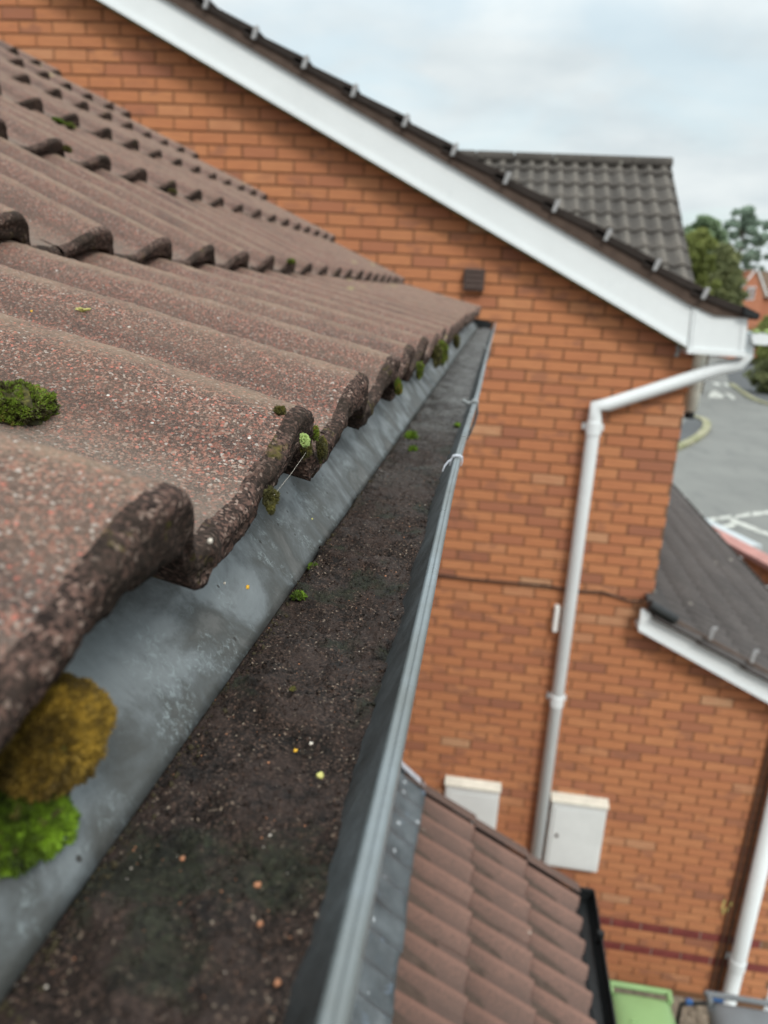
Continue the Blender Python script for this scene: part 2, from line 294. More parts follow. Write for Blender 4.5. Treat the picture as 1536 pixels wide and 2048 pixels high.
def mat_lead():
    m = MT('lead_flashing', .45, .5)
    c = m.ramp(m.noise(6, 5, .65), [(.32, (.035, .042, .046, 1)), (.55, (.075, .088, .095, 1)), (.72, (.12, .14, .15, 1))])
    vd = m.vor(16, out='Distance'); vc = m.sep(m.vor(16))[1]
    sp = m.math('MULTIPLY', m.math('LESS_THAN', m.math('ADD', vd, m.math('MULTIPLY', m.noise(60, 3), .3)), .30), m.math('GREATER_THAN', vc, .68))
    c = m.mix(sp, c, (.42, .45, .47, 1))
    c = m.mix(m.ramp(m.noise(11, 5, .7), [(.60, 0.0), (.70, .6)]), c, (.16, .22, .30, 1))
    m.color(c); m.bump(m.noise(22, 4, .6), .006, .9)
    return m.m
M = dict(
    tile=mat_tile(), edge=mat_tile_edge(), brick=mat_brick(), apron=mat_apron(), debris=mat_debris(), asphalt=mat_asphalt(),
    mortar=simple('brick_mortar', (.215, .115, .066), .95, .1, .3, 3, .002, 160),
    band=simple('dark_red_brick', (.21, .05, .042), .8, .3, .3, 9, .002, 160),
    white=simple('white_upvc', (.70, .735, .74), .35, .45, .07, 2.5),
    cream=simple('aged_white_plastic', (.80, .80, .77), .45, .4, .10, 3),
    boxw=simple('meter_box_plastic', (.70, .72, .71), .5, .35, .12, 4),
    boxtop=simple('meter_box_top', (.74, .71, .61), .7, .3, .28, 14),
    brown=simple('brown_plastic', (.085, .055, .045), .6, .4, .2, 8),
    black=simple('black_plastic', (.012, .014, .015), .4, .4, .3, 8),
    cable=simple('dark_cable', (.085, .045, .03), .7, .3, .2, 8),
    gut=simple('grey_gutter_plastic', (.105, .115, .118), .5, .45, .45, 30, .0006, 300, dark=(.03, .031, .03, 1)),
    gutrim=simple('gutter_lip', (.18, .21, .225), .34, .5, .2, 14, .0001, 300, dark=(.115, .125, .12, 1)),
    clip=simple('gutter_clip', (.26, .28, .28), .45, .5, .4, 60, dark=(.09, .09, .085, 1)),
    whiteclip=simple('verge_clip', (.34, .34, .34), .45, .4, .3, 40),
    lead=mat_lead(),
    leadcap=simple('lead_cap', (.46, .48, .52), .5, .5, .3, 30),
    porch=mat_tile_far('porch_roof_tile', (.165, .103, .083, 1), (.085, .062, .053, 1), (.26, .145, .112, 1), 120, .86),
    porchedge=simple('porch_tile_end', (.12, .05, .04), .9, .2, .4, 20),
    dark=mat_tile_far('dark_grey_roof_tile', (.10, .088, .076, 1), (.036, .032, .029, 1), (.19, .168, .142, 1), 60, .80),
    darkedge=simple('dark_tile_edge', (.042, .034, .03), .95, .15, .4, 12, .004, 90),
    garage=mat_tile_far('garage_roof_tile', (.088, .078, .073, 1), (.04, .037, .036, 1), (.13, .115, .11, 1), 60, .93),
    undercloak=simple('undercloak_mortar', (.10, .072, .058), .95, .1, .4, 14, .004, 90),
    greenbin=simple('green_bin_plastic', (.25, .40, .17), .42, .45, .14, 6),
    greybin=simple('grey_bin_plastic', (.17, .185, .195), .45, .45, .2, 6),
    pave=simple('passage_gravel', (.36, .30, .23), .95, .1, .6, 22, .02, 60),
    kerb=simple('kerb_stone', (.36, .33, .24), .9, .2, .45, 1.4, .003, 60, dark=(.15, .16, .07, 1)),
    grass=simple('verge_grass', (.16, .17, .05), .95, .1, .5, 4, .02, 40),
    lawn=simple('lawn', (.07, .10, .025), .95, .1, .5, .6, .02, 20),
    darkpave=simple('dark_pavement', (.10, .103, .105), .92, .2, .3, .8, .003, 60),
    paint=simple('road_paint', (.62, .62, .56), .8, .3, .45, 3.5, dark=(.24, .24, .22, 1)),
    coping=simple('pink_coping', (.47, .24, .21), .85, .25, .25, 3, .002, 80),
    pale=simple('pale_concrete', (.44, .47, .48), .7, .3, .15, 3),
    farroof=simple('far_roof', (.17, .12, .085), .9, .2, .3, 2),
    farbrick=simple('far_brick', (.46, .19, .11), .9, .2, .2, 3),
    glass=simple('window_glass', (.05, .06, .07), .1, .6, .2, 2),
    soil=simple('soil', (.06, .05, .03), 1, .1, .3, 2),
    bark=simple('bark', (.12, .095, .07), .95, .1, .4, 6),
    mossgold=leafmat('golden_moss', [(.36, (.030, .020, .006, 1)), (.5, (.13, .082, .014, 1)), (.64, (.34, .215, .03, 1))], 90, 600),
    mossgreen=leafmat('green_moss', [(.36, (.016, .022, .004, 1)), (.5, (.07, .12, .008, 1)), (.66, (.22, .38, .02, 1))], 90, 500),
    mossmix=leafmat('mixed_moss', [(.32, (.012, .009, .006, 1)), (.44, (.045, .038, .012, 1)), (.52, (.12, .19, .014, 1)), (.58, (.10, .075, .02, 1)), (.66, (.36, .25, .03, 1))], 120, 700),
    mossdark=leafmat('dark_moss', [(.32, (.012, .011, .006, 1)), (.5, (.05, .046, .012, 1)), (.70, (.17, .15, .03, 1))], 120, 700),
    mosspale=leafmat('pale_moss', [(.3, (.16, .26, .05, 1)), (.7, (.52, .62, .26, 1))], 200, 900),
    leafolive=leafmat('olive_foliage', [(.32, (.08, .095, .045, 1)), (.5, (.18, .20, .09, 1)), (.68, (.30, .31, .14, 1))], .8, 6),
    leafyellow=leafmat('yellow_olive_foliage', [(.32, (.09, .11, .03, 1)), (.5, (.21, .24, .07, 1)), (.68, (.34, .36, .13, 1))], .8, 6),
    leafgreen=leafmat('green_foliage', [(.32, (.12, .17, .10, 1)), (.5, (.23, .31, .18, 1)), (.68, (.34, .43, .26, 1))], .8, 6),
    leafblue=leafmat('blue_green_foliage', [(.32, (.15, .20, .16, 1)), (.5, (.28, .36, .28, 1)), (.68, (.42, .50, .40, 1))], .8, 6),
    stone=simple('pale_grit', (.62, .56, .48), .8, .3, .2, 300),
    seed=simple('yellow_seed', (.75, .42, .03), .5, .4, .2, 300),
    grit=simple('orange_grit', (.42, .19, .10), .8, .3, .3, 300),
    lichen=simple('lichen_yellow', (.55, .52, .18), .9, .2, .2, 300),
)

# ------------------------------------------------------------------ objects
def mesh(name, V, Fs, mats, mi=None, smooth=None):
    me = bpy.data.meshes.new(name)
    V = np.asarray(V, np.float64)
    if isinstance(Fs, np.ndarray) and Fs.ndim == 2:
        n, k = Fs.shape
        me.vertices.add(len(V)); me.vertices.foreach_set('co', V.astype(np.float32).ravel())
        me.loops.add(n*k); me.loops.foreach_set('vertex_index', Fs.astype(np.int32).ravel())
        me.polygons.add(n); me.polygons.foreach_set('loop_start', np.arange(0, n*k, k, dtype=np.int32)); me.polygons.foreach_set('loop_total', np.full(n, k, np.int32))
        me.update(calc_edges=True); me.validate()
    else:
        me.from_pydata(V.tolist(), [], [list(f) for f in Fs]); me.update()
    for m in (mats if isinstance(mats, (list, tuple)) else [mats]): me.materials.append(m)
    if mi is not None: me.polygons.foreach_set('material_index', np.asarray(mi, np.int32))
    if smooth is not None:
        me.polygons.foreach_set('use_smooth', np.full(len(me.polygons), smooth, bool) if isinstance(smooth, bool) else np.asarray(smooth, bool))
    return me
def tag(o, label=None, cat=None, group=None, kind=None):
    if label: o['label'] = label
    if cat: o['category'] = cat
    if group: o['group'] = group
    if kind: o['kind'] = kind
    return o
def link(o, parent=None):
    COL.objects.link(o)
    if parent: o.parent = parent
    return o
WLOC = {}
def wloc(o):
    p = Vector((0, 0, 0))
    while o is not None: p += o.location; o = o.parent
    return p
def empty(name, loc):
    o = bpy.data.objects.new(name, None); o.location = loc; o.empty_display_size = .1; return link(o)
def obj(name, V, Fs, mats, parent=None, mi=None, smooth=None, origin=None):
    """world-space vertices; the origin goes to the base centre of the mesh (parents are unrotated)"""
    V = np.asarray(V, float)
    if origin is None:
        origin = (V.min(0)+V.max(0))/2; origin[2] = V[:, 2].min()
    origin = np.asarray(origin, float)
    me = mesh(name, V-origin, Fs, mats, mi, smooth)
    o = bpy.data.objects.new(name, me)
    pl = wloc(parent) if parent else Vector((0, 0, 0))
    o.location = Vector(origin)-pl
    return link(o, parent)
def inst(name, me, Mw, parent=None):
    o = bpy.data.objects.new(name, me)
    pl = wloc(parent) if parent else Vector((0, 0, 0))
    o.matrix_basis = Matrix.Translation(-pl) @ Mw
    return link(o, parent)
class MB:
    def __init__(s): s.V = []; s.F = []; s.mi = []; s.n = 0
    def add(s, V, Fs, mi=0):
        V = np.asarray(V, float); s.V.append(V); s.F += [tuple(int(i)+s.n for i in f) for f in Fs]; s.mi += [mi]*len(Fs); s.n += len(V); return s
    def box(s, x0, x1, y0, y1, z0, z1, mi=0, bev=0.0):
        if bev <= 0:
            V = [(x, y, z) for z in (z0, z1) for y in (y0, y1) for x in (x0, x1)]
            return s.add(V, [(0, 2, 3, 1), (4, 5, 7, 6), (0, 1, 5, 4), (2, 6, 7, 3), (0, 4, 6, 2), (1, 3, 7, 5)], mi)
        b = bev; ring = lambda x0, x1, y0, y1, z: [(x0+b, y0, z), (x1-b, y0, z), (x1, y0+b, z), (x1, y1-b, z), (x1-b, y1, z), (x0+b, y1, z), (x0, y1-b, z), (x0, y0+b, z)]
        V = ring(x0+b*.7, x1-b*.7, y0+b*.7, y1-b*.7, z0)+ring(x0, x1, y0, y1, z0+b)+ring(x0, x1, y0, y1, z1-b)+ring(x0+b*.7, x1-b*.7, y0+b*.7, y1-b*.7, z1)
        Fs = [tuple(range(7, -1, -1)), tuple(range(24, 32))]
        for k in range(3):
            for i in range(8): j = (i+1) % 8; Fs.append((k*8+i, k*8+j, k*8+8+j, k*8+8+i))
        return s.add(V, Fs, mi)
    def prism(s, poly, y0, y1, mi=0):                     # polygon in XZ drawn out along Y
        n = len(poly); V = [(p[0], y0, p[1]) for p in poly]+[(p[0], y1, p[1]) for p in poly]
        Fs = [tuple(range(n)), tuple(range(2*n-1, n-1, -1))]+[(i+n, (i+1) % n+n, (i+1) % n, i) for i in range(n)]
        return s.add(V, Fs, mi)
    def slab(s, quad, th, mi=0):                          # four corners, thickness straight down
        q = np.asarray(quad, float); d = q-np.array([0, 0, th]); n = len(q)
        return s.add(np.vstack([q, d]), [tuple(range(n)), tuple(range(2*n-1, n-1, -1))]+[(i+n, (i+1) % n+n, (i+1) % n, i) for i in range(n)], mi)
    def tube(s, path, r, n=14, mi=0, cap=True):
        P = np.asarray(path, float); V = []; ref = None
        rr = r if hasattr(r, '__len__') else [r]*len(P)
        for i in range(len(P)):
            t = (P[min(i+1, len(P)-1)]-P[max(i-1, 0)]); t /= np.linalg.norm(t)
            if ref is None: ref = np.array([0, 0, 1.]) if abs(t[2]) < .9 else np.array([1., 0, 0])
            a = np.cross(t, ref); a /= np.linalg.norm(a); b = np.cross(a, t); ref = b
            for k in range(n):
                w = 2*PI*k/n; V.append(P[i]+rr[i]*(a*math.cos(w)+b*math.sin(w)))
        Fs = [(i*n+k, i*n+(k+1) % n, (i+1)*n+(k+1) % n, (i+1)*n+k) for i in range(len(P)-1) for k in range(n)]
        if cap: Fs += [tuple(range(n-1, -1, -1)), tuple(range((len(P)-1)*n, len(P)*n))]
        return s.add(V, Fs, mi)
    def blob(s, c, r, n=8, m=5, seed=0, jit=.15, mi=0):
        rg = np.random.default_rng(seed); r = np.broadcast_to(np.asarray(r, float), (3,))
        V = [(0, 0, 1)]+[(math.sin(PI*i/m)*math.cos(2*PI*k/n), math.sin(PI*i/m)*math.sin(2*PI*k/n), math.cos(PI*i/m)) for i in range(1, m) for k in range(n)]+[(0, 0, -1)]
        V = np.array(V)*(1+jit*rg.uniform(-1, 1, (len(V), 1)))*r+np.asarray(c)
        Fs = [(0, 1+k, 1+(k+1) % n) for k in range(n)]
        for i in range(m-2): Fs += [(1+i*n+k, 1+(i+1)*n+k, 1+(i+1)*n+(k+1) % n, 1+i*n+(k+1) % n) for k in range(n)]
        e = len(V)-1; Fs += [(e, 1+(m-2)*n+(k+1) % n, 1+(m-2)*n+k) for k in range(n)]
        return s.add(V, Fs, mi)
    def build(s, name, mats, parent=None, smooth=None, origin=None):
        return obj(name, np.vstack(s.V), s.F, mats, parent, s.mi, smooth, origin)

# ------------------------------------------------------------------ GROUND (structure)
def sheet(name, pts, z, mat):
    P = [(p[0], p[1], z) for p in pts]
    return tag(obj(name, P, [tuple(range(len(P)))], mat), kind='structure')
sheet('ground', [(-700, -200), (700, -200), (700, 1200), (-700, 1200)], 0, M['asphalt'])
sheet('passage', [(-4, 3.3), (2.62, 3.3), (2.62, WY+.02), (-4, WY+.02)], .006, M['pave'])
sheet('passage_slabs', [(2.62, 3.0), (7, 3.0), (7, 5.6), (2.62, 5.6)], .006, M['pale'])
g = lambda x, y: tuple(atG(x, y)[:2])
def kerb_curve(px, w=.14, h=.12):
    P = np.array([g(*p) for p in px]); mb = MB(); T = np.gradient(P, axis=0); T /= np.linalg.norm(T, axis=1)[:, None]; Nn = np.stack([-T[:, 1], T[:, 0]], 1)
    A = P+Nn*w/2; B = P-Nn*w/2; n = len(P); V = []
    for i in range(n): V += [(A[i][0], A[i][1], 0), (A[i][0], A[i][1], h), (B[i][0], B[i][1], h), (B[i][0], B[i][1], 0)]
    Fs = [(i*4+k, i*4+k+1, i*4+5+k, i*4+4+k) for i in range(n-1) for k in range(3)]
    mb.add(V, Fs); return mb
def smooth_px(pts, n=24):
    P = np.array(pts, float); d = np.r_[0, np.cumsum(np.linalg.norm(np.diff(P, axis=0), axis=1))]; t = np.linspace(0, d[-1], n)
    x = np.interp(t, d, P[:, 0]); y = np.interp(t, d, P[:, 1])
    for _ in range(3): x[1:-1] = (x[:-2]+x[1:-1]*2+x[2:])/4; y[1:-1] = (y[:-2]+y[1:-1]*2+y[2:])/4
    return list(zip(x, y))
k1 = smooth_px([(1300, 920), (1365, 893), (1395, 878), (1413, 862), (1417, 845), (1400, 838), (1380, 834)])
tag(kerb_curve(k1, .34).build('kerb', M['kerb']), kind='structure')
sheet('grass_verge', [g(*p) for p in k1][::-1], .05, M['darkpave'])
k2 = smooth_px([(1462, 770), (1480, 782), (1497, 796), (1520, 806), (1560, 815), (1640, 822)])
tag(kerb_curve(k2, .35).build('kerb', M['kerb']), kind='structure')
sheet('far_pavement', [g(*p) for p in k2]+[g(1700, 780), g(1700, 715), g(1462, 715), g(1455, 750)], .06, M['darkpave'])
sheet('lawn', [g(1440, 700), g(1700, 705), (400, 300), (-50, 300), (5, 120)], .03, M['lawn'])
mk = [[(1420, 786), (1430, 781), (1448, 792), (1446, 796), (1417, 795)], [(1448, 785), (1462, 789), (1472, 797), (1466, 799), (1455, 791)],
      [(1424, 765), (1438, 766), (1442, 771), (1430, 770)], [(1446, 766), (1462, 769), (1467, 774), (1452, 772)]]
for i, q in enumerate(mk): sheet('road_marking', [g(*p) for p in q][::-1], .006, M['paint'])
for a, b, w in [((1418, 1040), (1462, 1033), 7), ((1470, 1034), (1500, 1028), 7), ((1505, 1028), (1560, 1022), 7), ((1425, 1055), (1470, 1050), 6)]:
    mb = MB(); rg = np.random.default_rng(int(a[0]))
    for k in range(9):
        f0 = k/9; x = a[0]+(b[0]-a[0])*f0; y = a[1]+(b[1]-a[1])*f0; ww = w*rg.uniform(.6, 1.1); l = (b[0]-a[0])/9*1.05
        q = [g(x, y-ww/2), g(x+l, y-ww/2+rg.uniform(-1, 1)), g(x+l, y+ww/2), g(x, y+ww/2+rg.uniform(-1, 1))]
        mb.add([(p[0], p[1], .006) for p in q], [(3, 2, 1, 0)])
    tag(mb.build('road_marking', M['paint']), kind='structure')
sheet('road_marking', [g(1462, 1036), g(1560, 1075), g(1560, 1083), g(1458, 1043)][::-1], .01, M['paint'])

# ------------------------------------------------------------------ NEIGHBOURING BRICK HOUSE
nb = tag(empty('brick_house', (-.8, WY, 0)), 'orange brick house with white bargeboards and dark tiled roof across the passage', 'house')
# roof / barge lines on the plane of the bargeboard
BY = 4.99
A0 = atY(345, 0, BY); A1 = atY(1420, 622, BY)            # top edge of the bargeboard
B0 = atY(200, 0, BY); B1 = atY(1372, 690, BY)            # bottom edge
R0 = atY(430, 0, 4.95); R1 = atY(1402, 572, 4.95)        # verge line
def zl(P, Q, x): return P[2]+(Q[2]-P[2])*(x-P[0])/(Q[0]-P[0])
XC, XL, XG, XGE = 1.255, -4.1, 2.62, 3.12
ztop = lambda x: min(zl(A0, A1, x), zl(A0, A1, -3.3))-.05
gz = lambda x: CAMZ-1.445-.465*x                          # garage bargeboard top on the plane y=5
# mortar bed
poly = [(XL, 0), (XG, 0), (XG, gz(XG)-.1), (XC, gz(XC)-.1), (XC, ztop(XC)), (-3.3, ztop(-3.3)), (XL, ztop(-3.3))]
wallo = MB().prism(poly, WY+.007, WY+.25).build('wall', M['mortar'], nb)
def brick_geo(x0, x1, z0, z1, y0=WY, d=.03, c=.003):
    V = [(x0, y0+d, z0), (x1, y0+d, z0), (x1, y0+d, z1), (x0, y0+d, z1), (x0, y0+c, z0), (x1, y0+c, z0), (x1, y0+c, z1), (x0, y0+c, z1),
         (x0+c, y0, z0+c), (x1-c, y0, z0+c), (x1-c, y0, z1-c), (x0+c, y0, z1-c)]
    Fs = [(8, 9, 10, 11)]
    for a in (0, 4):
        for i in range(4): j = (i+1) % 4; Fs.append((a+i, a+j, a+4+j, a+4+i))
    return V, Fs
full = mesh('brick', brick_geo(0, .215, 0, .065, 0)[0], brick_geo(0, .215, 0, .065, 0)[1], M['brick'])
cand = []; stuff = MB(); bands = []
PHX = .004
for r in range(-9, 96):
    zc = ROW0+.075*r; z0, z1 = zc-.0325, zc+.0325
    if z0 < 0.0 or z1 > CAMZ+2.3: continue
    off = 0 if r % 2 == 0 else .1125
    x = XL-((XL-PHX+off) % .225)
    while x < XG:
        a, b = x+.005, x+.22
        xr = XC if zc > gz(XC) - .12 else XG
        a2, b2 = max(a, XL), min(b, xr)
        x += .225
        if b2-a2 < .03: continue
        if z1 > ztop((a2+b2)/2)+.02: continue
        if b2 > XC-.1 and z1 > gz(b2) - .05 and zc <= gz(XC)-.12: continue
        jx, jz = random.uniform(-.001, .001), random.uniform(-.0008, .0008)
        p = np.array([(a2+b2)/2, WY, zc])-CAM; dpt = p@CF
        px, py = 768+F_PX*(p@CR)/dpt, 1024-F_PX*(p@CU)/dpt
        vis = 0 < px < 1536 and 0 < py < 2048
        if vis:                                            # hidden behind the near roof, gutter or bargeboard?
            if py > 85+.568*px and px < 960: vis = False
            if px < 990-.25*(py-650)+25 and py > 640: vis = False
            if z1 > zl(B0, B1, a2)+.03: vis = False
        if r in (0, -3): bands.append((a2, b2, z0, z1)); continue
        if vis and b2-a2 > .214: cand.append((1/dpt**2*abs(p[1])/np.linalg.norm(p), a2+jx, z0+jz))
        else: stuff.add(*brick_geo(a2, b2, z0, z1, WY+random.uniform(-.001, .001)))
cand.sort(key=lambda t: -t[0])
for s_, a, z in cand[:300]: inst('brick', full, Matrix.Translation((a, WY+random.uniform(-.0015, .0012), z)), wallo)
for s_, a, z in cand[300:]: stuff.add(*brick_geo(a, a+.215, z, z+.065, WY+random.uniform(-.0015, .0012)))
tag(stuff.build('brickwork', M['brick'], wallo), kind='stuff')
bandm = mesh('band_brick', brick_geo(0, .215, 0, .065, 0)[0], brick_geo(0, .215, 0, .065, 0)[1], M['band'])
for a, b, z0, z1 in bands:
    if b-a > .2: inst('dark_brick', bandm, Matrix.Translation((a, WY-.002, z0)), wallo)
jb = MB()
for a, b, z0, z1 in bands: jb.box(b+.001, b+.009, WY+.002, WY+.02, z0, z1)
tag(jb.build('mortar_joints', simple('pale_joint_mortar', (.30, .24, .19), .95, .1, .3, 9), wallo), kind='stuff')
# side wall facing the road
sw = MB().box(XC-.2, XC-.006, WY+.25, 12.5, 0, ztop(XC)).build('side_wall', M['mortar'], nb)
sb = MB()
for r in range(int((3.0-ROW0)/.075), 64):
    zc = ROW0+.075*r
    for k in range(0, 33):
        y = WY+.002+.225*k-(0 if r % 2 == 0 else .1125); y0 = max(y+.005, WY+.035); y1 = y+.22
        V, Fs = brick_geo(y0, y1, zc-.0325, zc+.0325, 0); V = [(XC-v[1], v[0], v[2]) for v in V]; sb.add(V, Fs)
tag(sb.build('brickwork', M['brick'], sw), kind='stuff')
# bargeboard, its bead, box end
def bx(px, py, y=BY): p = atY(px, py, y); return (p[0], p[2])
ux = (-3.6, zl(A0, A1, -3.6)); lx = (-3.6, zl(B0, B1, -3.6))
bb = MB(); bb.prism([lx, bx(1374, 691), bx(1383, 611), (A1[0]-.12, zl(A0, A1, A1[0]-.12)), ux][::-1], BY, BY+.022)
bb.build('bargeboard', M['white'], nb)
bd = MB(); lo = (-3.6, lx[1]-.004); e = bx(1373, 693)
bd.prism([lo, (e[0], e[1]-.004), (e[0], e[1]+.022), (-3.6, lo[1]+.026)][::-1], BY-.014, BY+.12)
bd.build('bargeboard_bead', M['white'], nb)
de = MB(); de.prism([(lo[0], lo[1]-.010), (e[0], e[1]-.014), (e[0], e[1]-.005), (lo[0], lo[1]-.001)][::-1], BY-.010, BY+.11); de.build('algae_edge', M['mossdark'], nb)
sf = MB(); sf.prism([(lo[0], lo[1]+.03), (e[0], e[1]+.026), (e[0], e[1]+.036), (lo[0], lo[1]+.04)][::-1], BY+.02, WY-.004); sf.build('soffit', M['white'], nb)
bo = MB(); bo.prism([bx(1375, 703), bx(1488, 711), bx(1496, 632), bx(1450, 629), bx(1384, 612)][::-1], BY-.008, BY+.4); bo.build('box_end', M['white'], nb)
bo = MB(); q = [bx(1373, 706), bx(1490, 714), bx(1490, 704), bx(1373, 696)]; bo.prism(q, BY-.024, BY+.4)
bo.prism([bx(1477, 704), bx(1484, 704), bx(1491, 632), bx(1484, 632)], BY-.014, BY); bo.prism([bx(1381, 697), bx(1386, 697), bx(1396, 620), bx(1391, 618)], BY-.014, BY)
bo.build('box_trim', M['white'], nb)
tb = MB().tube([atY(1356, 684, 5.03), atY(1357, 700, 5.03), atY(1352, 712, 5.05)], .012, 8); tb.build('cable_tail', M['clip'], nb)
# roof plane behind the verge, undercloak and verge tiles
sl = (R1[2]-R0[2])/(R1[0]-R0[0])
rz = lambda x: R0[2]+sl*(x-R0[0])
rf = MB(); rf.slab([(-3.9, 5.02, rz(-3.9)-.035), (-3.9, 12, rz(-3.9)-.035), (1.5, 12, rz(1.5)-.035), (1.5, 5.02, rz(1.5)-.035)][::-1], .06)
rf.build('roof', M['dark'], nb)
uc = MB(); uc.prism([(-3.9, zl(A0, A1, -3.9)-.012), bx(1384, 611, 4.975), bx(1430, 631, 4.975), bx(1494, 636, 4.975), bx(1500, 628, 4.975), (1.25, rz(1.25)-.055), (-3.9, rz(-3.9)-.055)][::-1], 4.965, 5.06); uc.build('undercloak', M['undercloak'], nb)
clips = [(415, 5), (512, 66), (612, 125), (710, 182), (813, 242), (910, 300), (1015, 357), (1113, 413), (1217, 470), (1315, 530), (1412, 587)]
clips = [(c0, y0-4) for c0, y0 in clips]
starts = [atY(-76, -292, 4.94), atY(22, -234, 4.94), atY(120, -175, 4.94), atY(218, -116, 4.94), atY(316, -56, 4.94)]+[atY(x, y, 4.94) for x, y in clips]
ends = starts[1:]+[atY(1516, 630, 4.94)]
verge_pts = []
for i, (a, b) in enumerate(zip(starts, ends)):
    mb = MB(); d = (b-a); L = math.hypot(d[0], d[2]); ux_, uz_ = d[0]/L, d[2]/L; nx_, nz_ = -uz_, ux_
    if nz_ < 0: nx_, nz_ = -nx_, -nz_
    P = lambda u, w: (a[0]+ux_*u+nx_*w, a[2]+uz_*u+nz_*w)
    mb.prism([P(-.07, -.012), P(-.07, -.045), P(L+.012, -.028), P(L+.015, .004), P(L+.008, .012), P(L-.03, .014)], 4.95, 5.22)
    mb.build('verge_tile', [M['darkedge']], nb)
    if i > 4 or True:
        c = np.array([a[0], 4.94, a[2]]); cm = MB()
        e_ = -.05
        q = [(a[0]-.010+e_*.3, a[2]-.042), (a[0]+.012+e_*.3, a[2]-.044), (a[0]+.020, a[2]+.014), (a[0]+.014, a[2]+.026), (a[0]-.006, a[2]+.022)]
        cm.prism(q, 4.925, 4.947); cm.build('verge_clip', M['whiteclip'], nb)
kb = MB(); kb.prism([bx(1490, 612, 4.93), bx(1520, 628, 4.93), bx(1519, 638, 4.93), bx(1488, 629, 4.93)], 4.93, 12); kb.build('eaves_felt', M['black'], nb)

# generic tiles ---------------------------------------------------
def profile(v, h, pitch=.15):
    """one-sided pantile wave: crest at mid pitch, steep drop on one side, pan, long rise on the other"""
    q = (.5-(v/pitch)) % 1.0
    drop = .5+.5*np.cos(PI*np.clip((q-.03)/.19, 0, 1))
    r = np.clip((q-.42)/.58, 0, 1); rise = (.5-.5*np.cos(PI*r**1.18))
    return -h+h*np.maximum(drop, rise)
def tile_mesh(name, L, nu, nv, W, pitch, h, th, mats, jit=0.0, seed=0, rough=None):
    """u up the slope, v across, w up; w=0 at the roll crest"""
    v = np.linspace(.001, W-.001, nv+1) if rough is None else np.linspace(.0002, W-.0002, nv+1)
    if rough is None:
        u = np.r_[0, .004, np.linspace(.03, L, nu)]
    else:
        u = np.r_[0, .0015, .004, .008, np.linspace(.012, L, nu)]
    nuu = len(u); U, Vv = np.meshgrid(u, v, indexing='ij')
    Wt = profile(Vv, h, pitch)
    Wt = Wt-np.where(U < .0005, .0035, 0)-np.where((U > .0005) & (U < .003), .0014, 0)
    if rough is not None:
        Wt = Wt+.0012*fbm(U*60, Vv*60, seed, 4, seed)+.0005*fbm(U*300, Vv*300, seed, 2, seed+5)
        e = np.exp(-(U/.012)**2)
        Wt = Wt+e*.0022*fbm(Vv*120+U*40, U*150, seed*1.7, 4, seed+9)
        er = e*.0032*(fbm(Vv*70, 3.3, seed, 5, seed+2)); U = U+er
    top = np.stack([U, Vv, Wt], -1).reshape(-1, 3)
    bump = (profile(v, h, pitch)+h)/h
    lowp = (-h+bump*h-np.interp(bump, [0, .12, .5, 1], [.0150, .0108, .0125, .0210])) if rough is not None else -h-th+np.maximum(0, bump*h-.013)*.75
    nb_ = 8 if rough is not None else 1
    rows = []; ue = u[-1]
    for k in range(nb_+1):                                # end face going down then the underside
        f_ = k/nb_; w = Wt[0]*(1-f_)+lowp*f_; uu = U[0]+np.zeros_like(v)+(.001*f_)
        if k == 0: continue
        if rough is not None:
            nn = fbm(v*160, f_*3+seed, seed, 4, seed+3); uu = uu+.0028*nn*np.sin(PI*min(f_, .9)); w = w+(f_ == 1)*.0018*fbm(v*180, 1.7, seed, 3, seed+4)
        rows.append(np.stack([uu, v, w], -1))
    rows.append(np.stack([np.full_like(v, ue), v, lowp], -1))
    V = np.vstack([top]+rows); n1 = len(v)
    Fs = []; mi = []
    base = nuu*n1
    ii, jj = np.meshgrid(np.arange(nuu-1), np.arange(nv), indexing='ij')
    a = (ii*n1+jj).ravel(); q = np.stack([a, a+n1, a+n1+1, a+1], 1); m_ = np.zeros(len(q), int)
    m_[(ii < (3 if rough is not None else 1)).ravel()] = 1
    Fs.append(q); mi.append(m_)
    nr = len(rows); prev = 0
    idx = [np.arange(n1)]+[base+k*n1+np.arange(n1) for k in range(nr)]
    for k in range(nr):
        A, B = idx[k], idx[k+1]; Fs.append(np.stack([A[:-1], A[1:], B[1:], B[:-1]], 1)); mi.append(np.ones(nv, int))
    A, B = idx[-1], (nuu-1)*n1+np.arange(n1); Fs.append(np.stack([A[:-1], A[1:], B[1:], B[:-1]], 1)); mi.append(np.ones(nv, int))
    # sides
    for j in (0, n1-1):
        tp = np.arange(nuu)*n1+j; bt = np.r_[idx[-2][j], np.full(nuu-1, idx[-1][j])]
        lo_ = idx[-2][j]; hi_ = idx[-1][j]
        Fs.append(np.array([[0*n1+j, (nuu-1)*n1+j, hi_, lo_]])); mi.append(np.ones(1, int))
    Fs = np.vstack(Fs); mi = np.concatenate(mi)
    me = mesh(name, V, Fs, mats, mi, smooth=(mi == 0) if rough is None else np.ones(len(mi), bool))
    at = me.attributes.new('wear_and_shade', 'FLOAT', 'POINT'); wv = np.zeros(len(me.vertices), np.float32)
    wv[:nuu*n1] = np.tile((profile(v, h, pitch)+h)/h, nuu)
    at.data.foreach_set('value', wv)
    return me
def frame(o, u, v):
    u = np.asarray(u, float)/np.linalg.norm(u); v = np.asarray(v, float)/np.linalg.norm(v); w = np.cross(u, v)
    return Matrix(((u[0], v[0], w[0], o[0]), (u[1], v[1], w[1], o[1]), (u[2], v[2], w[2], o[2]), (0, 0, 0, 1)))

